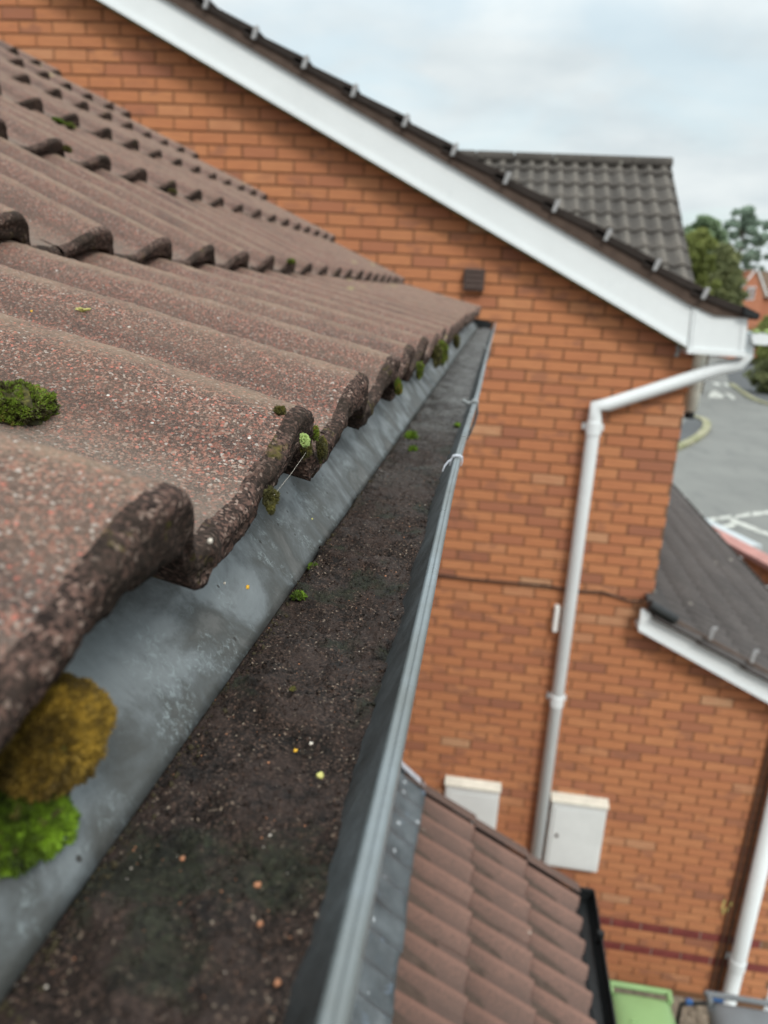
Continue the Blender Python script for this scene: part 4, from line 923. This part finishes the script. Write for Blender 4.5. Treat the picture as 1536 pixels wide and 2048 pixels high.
# ------------------------------------------------------------------ moss and small things
def moss(name, c, rad, n, bl, mat, seed, up=(0, 0, 1), lump=.2, w=.0006, core=None, label=None, curl=.5):
    """a lumpy cushion of short pointed shoots"""
    rg = np.random.default_rng(seed); rad = np.broadcast_to(np.asarray(rad, float), (3,))
    d = rg.normal(size=(n, 3)); d /= np.linalg.norm(d, axis=1)[:, None]; up = np.asarray(up, float); up /= np.linalg.norm(up)
    neg = (d@up) < -.35; d[neg] = d[neg]-2*(d[neg]@up)[:, None]*up
    k = 1+lump*fbm(d[:, 0]*2.3+seed, d[:, 1]*2.3, d[:, 2]*2.3, 3, seed)
    P = d*rad*k[:, None]+np.asarray(c)
    dr = d+rg.normal(scale=curl, size=(n, 3))+.3*up; dr /= np.linalg.norm(dr, axis=1)[:, None]
    sd_ = np.cross(dr, rg.normal(size=(n, 3))); sd_ /= np.linalg.norm(sd_, axis=1)[:, None]; s2 = np.cross(dr, sd_)
    L = bl*rg.uniform(.5, 1.2, n)[:, None]; ww = w*rg.uniform(.6, 1.3, n)[:, None]
    b0 = P-dr*L*.6
    V = np.stack([b0+sd_*ww, b0-sd_*ww*.5+s2*ww*.87, b0-sd_*ww*.5-s2*ww*.87, P+dr*L*.2+sd_*ww*.9, P+dr*L*.2-sd_*ww*.5+s2*ww*.8, P+dr*L*.2-sd_*ww*.5-s2*ww*.8, P+dr*L*.75], 1).reshape(-1, 3)
    f = np.array([(0, 1, 4, 3), (1, 2, 5, 4), (2, 0, 3, 5), (3, 4, 6, 6), (4, 5, 6, 6), (5, 3, 6, 6)])
    tri = []
    q = np.array([(0, 1, 4), (0, 4, 3), (1, 2, 5), (1, 5, 4), (2, 0, 3), (2, 3, 5), (3, 4, 6), (4, 5, 6), (5, 3, 6)])
    Fs = (q[None]+7*np.arange(n)[:, None, None]).reshape(-1, 3)
    # dark heart
    mb = MB(); mb.blob((0, 0, 0), rad*.86, 14, 9, seed, lump*.6)
    Vc = np.vstack(mb.V)+np.asarray(c); nv = len(V)
    allF = [tuple(f_) for f_ in Fs.tolist()]+[tuple(i+nv for i in f_) for f_ in mb.F]
    mi = [0]*len(Fs)+[1]*len(mb.F)
    o = obj(name, np.vstack([V, Vc]), allF, [mat, M['mossdark']], None, mi)
    return tag(o, label, 'moss')
MUP = HZ*.9+HX*.4
def h2w(a): return H(*a)
# big cushions hanging at the near tile end
p = atHx(66, 1466, -.097); moss('moss', h2w(p), (.0144, .0144, .0136), 15000, .0019, M['mossgold'], 5, MUP, .34, .00026, label='large golden brown moss cushion, blurred, hanging at the left edge below the near tile', curl=.35)
p = atHx(26, 1618, -.099); moss('moss', h2w(p), (.0122, .0122, .0112), 9000, .0020, M['mossgreen'], 6, MUP, .5, .0003, label='bright green moss clump directly below the golden brown cushion at the left edge', curl=.4)
# cushion in the pan of the near tile (pan between the first two crests)
def roof_hit(px, py):
    d = ray(px, py); dh = np.array([d@HX, d@HG, d@HZ]); best = None
    for s_ in np.linspace(.05, 3.5, 7000):
        p = dh*s_/np.linalg.norm(dh); x = -p[0]
        if x < .0794: continue
        r = 0
        while r+1 < len(XE)-1 and x > XE[r+1]: r += 1
        sl_ = (ZE[r+1]-.0245-ZE[r])/(XE[r+1]-XE[r]); zc = ZE[r]+sl_*(x-XE[r])+profile(np.array((T0+.3-p[1]) % .15+0.0), .026)*math.cos(sl_)
        if p[2] <= zc: return p, r
    return p, 0
SLN = Hrot((math.sin(.25), 0, math.cos(.25)))
p, r = roof_hit(38, 830); moss('moss', h2w(p)+SLN*.002, (.0100, .0110, .0095), 5000, .0018, M['mossmix'], 9, SLN, .6, .0003, label='dark green and yellow moss clump on the near tile at the left edge', curl=.5)
p, r = roof_hit(82, 825); moss('moss', h2w(p)+SLN*.001, (.005, .006, .0045), 1500, .0014, M['mossmix'], 10, SLN, .6, .0003, label='small green moss tuft on the right of the dark clump on the near tile', curl=.5)
# tile-end moss between the near rolls
def endmoss(px, py, x, rad, n, bl, mat, seed, label, w=.00025):
    p = atHx(px, py, x); return moss('moss', h2w(p), rad, n, bl, mat, seed, HX+HZ*.4, .55, w, label=label)
endmoss(607, 880, -.0775, (.0022, .0024, .0026), 500, .0012, M['mosspale'], 20, 'tiny pale green moss ball on the corner of the sharp near tile end')
endmoss(610, 900, -.0810, (.0022, .0030, .0030), 500, .0018, M['mossdark'], 21, 'dark brown moss collar just below the pale green ball')
endmoss(628, 868, -.0815, (.0018, .0026, .0030), 400, .0018, M['mossmix'], 22, 'yellow brown moss tuft right behind the pale green ball')
endmoss(642, 898, -.0815, (.0024, .0055, .0055), 1500, .0014, M['mossdark'], 23, 'brown moss cushion on the tile end below the second near roll')
endmoss(538, 996, -.0805, (.0026, .0042, .0034), 900, .0014, M['mossdark'], 24, 'dark crumbly moss plug hanging from the tile end over the grey tray')
endmoss(540, 1016, -.0785, (.0016, .0018, .0022), 300, .0010, M['mossdark'], 25, 'small dark lump dangling under the crumbly moss plug')
endmoss(795, 775, -.079, (.003, .006, .006), 900, .0022, M['mossmix'], 26, 'moss tuft between the third and fourth rolls of the eaves')
endmoss(838, 742, -.078, (.004, .008, .008), 1200, .0025, M['mossmix'], 27, 'moss tuft under the eaves two rolls before the yellow green clump')
endmoss(884, 706, -.076, (.007, .014, .014), 2600, .003, M['mossmix'], 28, 'yellow green moss clump bulging out over the grey tray near the far end', .0006)
endmoss(872, 712, -.080, (.006, .018, .013), 1800, .003, M['mossdark'], 29, 'black moss packed behind the yellow green clump', .0006)
endmoss(912, 684, -.078, (.006, .018, .012), 1500, .003, M['mossdark'], 30, 'last dark moss clump under the far eaves tiles', .0006)
endmoss(558, 822, -.0905, (.0022, .0028, .0018), 400, .0015, M['mossdark'], 31, 'little brown moss speck on the crest of the sharp near tile')
# upper-course moss
def coursemoss(px, py, rad, seed, mat, label):
    p, r = roof_hit(px, py); return moss('moss', h2w(p)+HZ*.004, rad, 900, .004, M[mat], seed, SLN, .3, .0007, label=label)
coursemoss(116, 246, (.006, .018, .004), 41, 'mossgreen', 'green moss strip on an upper course, just left of the yellow green strip')
coursemoss(140, 256, (.006, .018, .005), 42, 'mossmix', 'yellow green moss strip beside the roll end on the upper course')
coursemoss(135, 305, (.004, .008, .005), 44, 'mossdark', 'moss tuft inside the roll end of the second course, upper left')
coursemoss(345, 387, (.005, .018, .003), 45, 'mossdark', 'thin moss strip under the second course in the middle of the roof')
coursemoss(582, 528, (.005, .016, .004), 46, 'mossmix', 'yellow moss at the foot of the first upper course')
# gutter sprouts
def sprout(px, py, r, n, seed, label, mat='mossgreen', bl=.004):
    p = atHz(px, py, -.139); moss('moss', h2w(p), np.array(r)*.8, n, bl*.8, M[mat], seed, HZ, .4, .0004, label=label, curl=.8)
sprout(597, 1192, (.0035, .0045, .0012), 260, 60, 'bright green sprouting moss in the gutter beside the tray, lower of two', bl=.0028)
sprout(626, 1133, (.0022, .0035, .0012), 160, 61, 'small green sprout in the gutter above the larger green one', bl=.0024)
sprout(822, 872, (.006, .010, .004), 260, 62, 'vivid green weed seedling in the far gutter silt beside the tray', bl=.006)
sprout(826, 899, (.004, .006, .003), 160, 63, 'second small green seedling nearer than the vivid one', bl=.004)
sprout(585, 1378, (.0012, .0016, .0004), 90, 64, 'speck of olive moss in the middle of the silt', 'mossdark', .001)
sprout(915, 850, (.004, .008, .002), 120, 66, 'tiny green speck on the silt under the gutter bracket', bl=.003)
def bit(px, py, r, mat, name, cat, label, seed=0, z=-.1385, sc=(1, 1.3, .8)):
    p = h2w(atHz(px, py, z)); mb = MB().blob(p, np.array(sc)*r*.6, 8, 6, seed, .3); tag(mb.build(name, M[mat], smooth=True), label, cat)
bit(591, 1501, .0011, 'seed', 'seed', 'seed', 'yellow seed on the silt, left of the pale snail shell')
bit(622, 1487, .0011, 'stone', 'pebble', 'pebble', 'small white stone just right of the yellow seed')
bit(640, 1551, .0019, 'lichen', 'snail_shell', 'shell', 'pale yellow snail shell on the green film of the silt', 3)
bit(365, 1717, .0010, 'grit', 'pebble', 'pebble', 'tan grit pebble lying left of centre on the near silt', 4)
bit(515, 1770, .0014, 'grit', 'pebble', 'pebble', 'pinkish pebble in the middle of the near silt', 5)
bit(603, 1772, .0012, 'stone', 'pebble', 'pebble', 'cream pebble nearest the gutter wall', 6)
bit(520, 1848, .0012, 'grit', 'pebble', 'pebble', 'orange pebble below the pinkish one', 7)
bit(555, 1966, .0012, 'grit', 'pebble', 'pebble', 'tan pebble at the bottom of the silt', 8)
for (px, py, mt, lb, sd_) in [(495, 1177, 'seed', 'bright yellow seed stuck on the grey tray', 1), (449, 1169, 'stone', 'white speck on the grey tray left of the yellow seed', 2), (624, 1040, 'lichen', 'tan seed husk on the grey tray by the dark moss', 3)]:
    d = ray(px, py); dh = np.array([d@HX, d@HG, d@HZ])
    # tray plane through (-.085,-.1405) and (-.112,-.1095)
    nx_, nz_ = .0310, .0270; cst = nx_*(-.085)+nz_*(-.1405); s_ = cst/(nx_*dh[0]+nz_*dh[2]); p = H(*(dh*s_))+HZ*.0006
    tag(MB().blob(p, np.array([.0008, .0013, .0009])*(1.1 if mt == 'seed' else .7), 8, 6, sd_, .2).build('seed' if mt != 'stone' else 'pebble', M[mt], smooth=True), lb, 'seed' if mt != 'stone' else 'pebble')
# branching lichen on the tile
p, r = roof_hit(165, 625); base = H(*p)+SLN*.0006; lb = MB(); rg = np.random.default_rng(5)
for k in range(9):
    a = k*.72; d = Hrot((math.cos(a), math.sin(a), 0)); e_ = base+d*rg.uniform(.003, .0055)+SLN*rg.uniform(.0008, .0025)
    mid = (base+e_)/2+SLN*.0006+Hrot((0, .0006*math.sin(a*3), 0)); lb.tube([base, mid, e_], [.0007, .0006, .0002], 5)
    if k % 2: lb.tube([mid, mid+d*.0016+Hrot((.001*math.sin(a), -.001*math.cos(a), .001))], [.0004, .00015], 5)
tag(lb.build('lichen', M['lichen']), 'pale yellow branching lichen star on the near tile', 'lichen')
p, r = roof_hit(63, 623); tag(MB().blob(H(*p), .0009, 6, 4, 2, .4).build('lichen', M['seed']), 'small yellow lichen dot left of the lichen star', 'lichen')
p, r = roof_hit(258, 654); tag(MB().blob(H(*p), (.001, .0014, .0007), 6, 4, 3, .4).build('pebble', M['stone'], smooth=True), 'white chip on the near tile right of the lichen star', 'pebble')
p = h2w(atHx(420, 1082, -.0765)); tag(MB().blob(p, .0009, 6, 4, 3, .2).build('pebble', M['stone'], smooth=True), 'white grain stuck on the end of the nearest tile', 'pebble')
# spider thread
a = h2w(atHx(612, 905, -.077)); b = h2w(atHx(548, 990, -.078)); tag(MB().tube([a, (a+b)/2-HZ*.0006, b], .00005, 4).build('spider_thread', M['stone']), 'fine pale spider thread between the tile ends', 'thread')
# broken roll end on the first upper course
p, r = roof_hit(75, 425)

# ------------------------------------------------------------------ bins
def bin_(x0, x1, yb, ztop_, mat, label, lidmat):
    w = x1-x0; t = tag(empty('wheelie_bin', ((x0+x1)/2, yb-.35, 0)), label, 'wheelie bin', 'wheelie bins in the passage')
    dy = .62; mb = MB(); z1 = ztop_-.09
    c = lambda f, z: [((x0+.03+f), yb-dy+.06+f, z), ((x1-.03-f), yb-dy+.06+f, z), ((x1-.03-f), yb-.05-f*.4, z), ((x0+.03+f), yb-.05-f*.4, z)]
    V = c(.07, .06)+c(.0, z1); mb.add(V, [(3, 2, 1, 0), (4, 5, 6, 7), (0, 1, 5, 4), (1, 2, 6, 5), (2, 3, 7, 6), (3, 0, 4, 7)])
    mb.box(x0+.01, x1-.01, yb-dy+.03, yb-.03, z1-.05, z1-.002, bev=.012); mb.build('body', M[mat], t)
    # domed lid with flared side ribs and a gap below the handle
    nx, ny = 13, 12; V = []
    for i in range(ny):
        f = i/(ny-1); y = yb-.045-f*(dy-.0); 
        for j in range(nx):
            g_ = j/(nx-1)*2-1; half = w/2*(.93+.09*math.sin(min(f*1.6, 1)*PI/2)); x = (x0+x1)/2+g_*half
            z = z1+.02+.055*(1-abs(g_)**3)*math.sin(PI*min(1, f*.75+.18))-.03*(abs(g_) > .9)+.012*(.68 < abs(g_) < .8)
            if i == 0: y2 = y-.03*(1-abs(g_)**4)
            else: y2 = y
            V.append((x, y2, z))
    Fs = [(i*nx+j, (i+1)*nx+j, (i+1)*nx+j+1, i*nx+j+1) for i in range(ny-1) for j in range(nx-1)]
    n0 = len(V); V += [(v[0], v[1], v[2]-.012) for v in V]; Fs += [(n0+a[3], n0+a[2], n0+a[1], n0+a[0]) for a in Fs[:]]
    rim = [j for j in range(nx)]+[i*nx+nx-1 for i in range(1, ny)]+[(ny-1)*nx+j for j in range(nx-2, -1, -1)]+[i*nx for i in range(ny-2, 0, -1)]
    Fs += [(rim[k], rim[(k+1) % len(rim)], n0+rim[(k+1) % len(rim)], n0+rim[k]) for k in range(len(rim))]
    MB().add(V, Fs).build('lid', M[lidmat], t, smooth=True)
    pl = MB()
    for k in range(3): pl.box((x0+x1)/2-.11, (x0+x1)/2+.11, yb-.30-.03*k, yb-.285-.03*k, z1+.069, z1+.0765-.0005*k)
    pl.build('lid_emboss', M[lidmat], t)
    MB().box(x0-.004, x1+.004, yb-.012, yb+.022, z1+.012, z1+.045, bev=.009).build('handle', M[lidmat], t)
    for xx in (x0+.02, x1-.02): MB().box(xx-.016, xx+.016, yb-.07, yb, z1+.0, z1+.05, bev=.006).build('hinge', M[lidmat], t)
    for xx in (x0-.01, x1-.05):
        wv = MB(); wv.tube([(xx, yb+.0, .10), (xx+.06, yb+.0, .10)], .10, 16); wv.build('wheel', M['black'], t)
    return t
pA = atY(1215, 1957, 4.25); pB = atY(1346, 1972, 4.25)
bin_(pA[0], pB[0]+.0, 4.25, pA[2]+.02, 'greenbin', 'green wheelie bin with a closed lid below the porch roof', 'greenbin')
pC = atY(1412, 1978, 4.28)
bin_(pC[0], pC[0]+.50, 4.28, pC[2]+.02, 'greybin', 'grey wheelie bin at the foot of the wall, cut by the bottom right corner', 'greybin')
rg = np.random.default_rng(9); mb = MB()
for k in range(120):
    x, y = rg.uniform(1.0, 2.4), rg.uniform(4.55, 5.05); r = rg.uniform(.012, .035); mb.blob((x, y, r*.5), (r, r, r*.7), 6, 4, k, .3)
tag(mb.build('loose_stones', M['pave']), 'pale loose stones on the passage floor between bins and wall', 'stones', kind='stuff')
hs = MB().tube([(1.55, 4.6, .95), (1.62, 4.58, 1.0), (1.72, 4.56, .98), (1.82, 4.56, .97), (1.98, 4.58, .99), (2.05, 4.6, .9)], .016, 8)
p = atY(1378, 2004, 4.4); q_ = atY(1437, 1999, 4.4)
ht = tag(empty('hose', (float(p[0]), 4.4, float(p[2])-.1)), 'black hose with blue fittings between the two wheelie bins', 'hose')
a0 = atY(1362, 2008, 4.4); a1 = atY(1420, 2006, 4.4)
MB().tube([a0+np.array([0, 0, -.8]), a0+np.array([0, 0, -.1]), a0, a1, a1+np.array([.06, 0, -.06]), a1+np.array([.08, 0, -.8])], .014, 8).build('tube', M['black'], ht)
blue = simple('blue_plastic', (.05, .16, .42), .5, .4)
MB().tube([p-np.array([.02, 0, 0]), p+np.array([.02, 0, 0])], .022, 8).build('fitting', blue, ht); MB().tube([q_-np.array([.04, 0, 0]), q_+np.array([.03, 0, 0])], .018, 8).build('fitting', blue, ht)

# ------------------------------------------------------------------ things beyond: low wall, car port edge, trees, far house
gw0 = atG(1425, 1060, 1.9); gw1 = atG(1560, 1132, 1.9)
gwt = tag(empty('garden_wall', ((gw0[0]+gw1[0])/2, (gw0[1]+gw1[1])/2, 0)), 'orange brick garden wall with pink coping beyond the garage roof', 'wall')
dv = (gw1-gw0); dv /= np.linalg.norm(dv); nn_ = np.array([dv[1], -dv[0], 0])
e0 = gw0-dv*1.2; e1_ = gw1+dv*3
def bar(e0, e1, hw, z0, z1, mb): 
    V = [np.array([*(e0[:2]+nn_[:2]*s*hw), z]) for z in (z0, z1) for s in (-1, 1)]+[np.array([*(e1[:2]+nn_[:2]*s*hw), z]) for z in (z0, z1) for s in (-1, 1)]
    return mb.add(V, [(0, 1, 3, 2), (6, 7, 5, 4), (0, 4, 5, 1), (2, 3, 7, 6), (0, 2, 6, 4), (1, 5, 7, 3)])
bar(e0, e1_, .11, 0, 1.83, MB()).build('wall', M['brick'], gwt)
L_ = np.linalg.norm(e1_-e0); nc = 14
for k in range(nc): bar(e0+dv*(L_*k/nc+.006), e0+dv*(L_*(k+1)/nc-.006), .15, 1.83, 1.90, MB()).build('coping_stone', M['coping'], gwt)
cs0 = atG(1422, 1047, .5); cs1 = atG(1512, 1091, .5); dv = (cs1-cs0)/np.linalg.norm(cs1-cs0); nn_ = np.array([dv[1], -dv[0], 0])
tag(bar(cs0-dv*1.5, cs1, .16, 0, .5, MB()).build('low_rail_wall', M['pale']), 'pale grey low concrete kerb wall just beyond the pink coping', 'wall')

def tree(px, py_top, py_bot, Y, wpx, mat, label, seed, n=2600, leaf=.35, clumps=34, airy=.0, name='tree'):
    c = atY(px, py_top, Y); top = c[2]; ww = wpx/F_PX*Y/2; x = c[0]
    bot = max(.6, atY(px, py_bot, Y)[2]); t = tag(empty(name, (x, Y, 0)), label, 'tree' if name == 'tree' else 'bush', 'trees beyond the roofs' if name == 'tree' else None)
    rg = np.random.default_rng(seed); H_ = top-bot
    tr = MB(); tr.tube([(x, Y, 0), (x+.1, Y, bot), (x-.05, Y, bot+H_*.5), (x+.05, Y, bot+H_*.85)], [ww*.09, ww*.07, ww*.04, ww*.012], 8)
    if name == 'bush': bot = .15; H_ = top-bot
    for k in range(7):
        a = rg.uniform(0, 2*PI); z0 = bot+H_*rg.uniform(.05, .6); r = ww*rg.uniform(.45, .8)
        tr.tube([(x, Y, z0), (x+r*.5*math.cos(a), Y+r*.5*math.sin(a), z0+H_*.14), (x+r*math.cos(a), Y+r*math.sin(a), z0+H_*.22)], [ww*.03, ww*.02, ww*.006], 5)
    tr.build('trunk', M['bark'], t)
    V = []
    cc = []
    for k in range(clumps):
        h = rg.uniform(0, 1); rad = ww*(math.sin(PI*min(.98, h*.85+.12))**.7)*rg.uniform(.15, .95); a = rg.uniform(0, 2*PI)
        cc.append((x+rad*math.cos(a), Y+rad*math.sin(a)*.8, bot+h*H_*.93, ww*rg.uniform(.16, .34)*(1-airy*.35)))
    per = n//clumps; P = []
    for cx, cy, cz, cr in cc:
        d = rg.normal(size=(per, 3)); d /= np.linalg.norm(d, axis=1)[:, None]; P.append(np.array([cx, cy, cz])+d*cr*rg.uniform(.25, 1.15, (per, 1))**.6*np.array([1, 1, .8]))
    P = np.vstack(P); m_ = len(P); a = rg.normal(size=(m_, 3)); a /= np.linalg.norm(a, axis=1)[:, None]; b = np.cross(a, rg.normal(size=(m_, 3))); b /= np.linalg.norm(b, axis=1)[:, None]
    s_ = leaf*rg.uniform(.5, 1.2, (m_, 1)); V = np.stack([P-a*s_, P-b*s_*.6, P+a*s_, P+b*s_*.6], 1).reshape(-1, 3)
    obj('crown', V, np.arange(4*m_).reshape(-1, 4), mat, t)
    return t
tree(1415, 425, 600, 62, 110, M['leafgreen'], 'dark green tree top showing behind the dark wing roof verge', 1, 12000, .17, 120, 1.0)
tree(1500, 400, 600, 90, 120, M['leafblue'], 'tall airy blue green tree with sky showing through, at the right edge', 2, 13000, .21, 150, 1.6)
tree(1452, 480, 680, 50, 110, M['leafolive'], 'broad olive green tree standing in front of the airy tall one', 3, 22000, .14, 120, .4)
tree(1402, 448, 680, 46, 100, M['leafyellow'], 'yellowish olive tree half hidden by the dark wing roof', 4, 20000, .12, 110, .4)
tree(1545, 632, 705, 78, 90, M['leafyellow'], 'low yellow green bush above the white gutter end', 5, 7000, .18, 60, name='bush')
tree(1550, 722, 785, 52, 84, M['leafolive'], 'rounded dark olive bush beside the far pavement at the right edge', 6, 9000, .11, 60, name='bush')
# far house
fy = 85; fh = tag(empty('brick_house', tuple(atY(1505, 640, fy)*np.array([1, 1, 0]))), 'far orange brick house with a white edged gable among the trees', 'house')
a = atY(1480, 585, fy); b = atY(1528, 583, fy); ap = atY(1513, 540, fy); gl, gr_ = a[0], b[0]; mx_ = (gl+gr_)/2
mb = MB(); mb.prism([(gl, 0), (gr_, 0), (gr_, a[2]), (mx_, ap[2]), (gl, a[2])][::-1], fy, fy+6); mb.build('gable', M['farbrick'], fh)
mb = MB(); mb.box(gr_, gr_+9, fy+1.5, fy+7, 0, a[2]-.3); mb.build('wall', M['farbrick'], fh)
mb = MB(); z0 = a[2]-.3
mb.add([(gr_-.5, fy+1.1, z0), (gr_+9.4, fy+1.1, z0), (gr_+9.4, fy+4.3, ap[2]+.1), (mx_, fy+4.3, ap[2]+.1), (gr_+9.4, fy+7.4, z0), (gr_-.5, fy+7.4, z0)], [(0, 1, 2, 3), (3, 2, 4, 5)]); mb.build('roof', M['farroof'], fh)
for s0, s1 in (((gl-.35, a[2]-.35), (mx_, ap[2]+.12)), ((gr_+.35, a[2]-.35), (mx_, ap[2]+.12))):
    mb = MB(); mb.prism([(s0[0], s0[1]), (s1[0], s1[1]), (s1[0], s1[1]+.26), (s0[0], s0[1]+.24)], fy-.3, fy-.2); mb.build('bargeboard', M['white'], fh)
for wx in (1499, 1508):
    p = atY(wx, 575, fy); fr = MB(); fr.box(p[0]-.15, p[0]+.15, fy-.06, fy-.001, p[2]-1.2, p[2]+.1); w_ = fr.build('window', M['white'], fh)
    MB().box(p[0]-.09, p[0]+.09, fy-.08, fy-.062, p[2]-1.1, p[2]+.0).build('pane', M['glass'], w_)
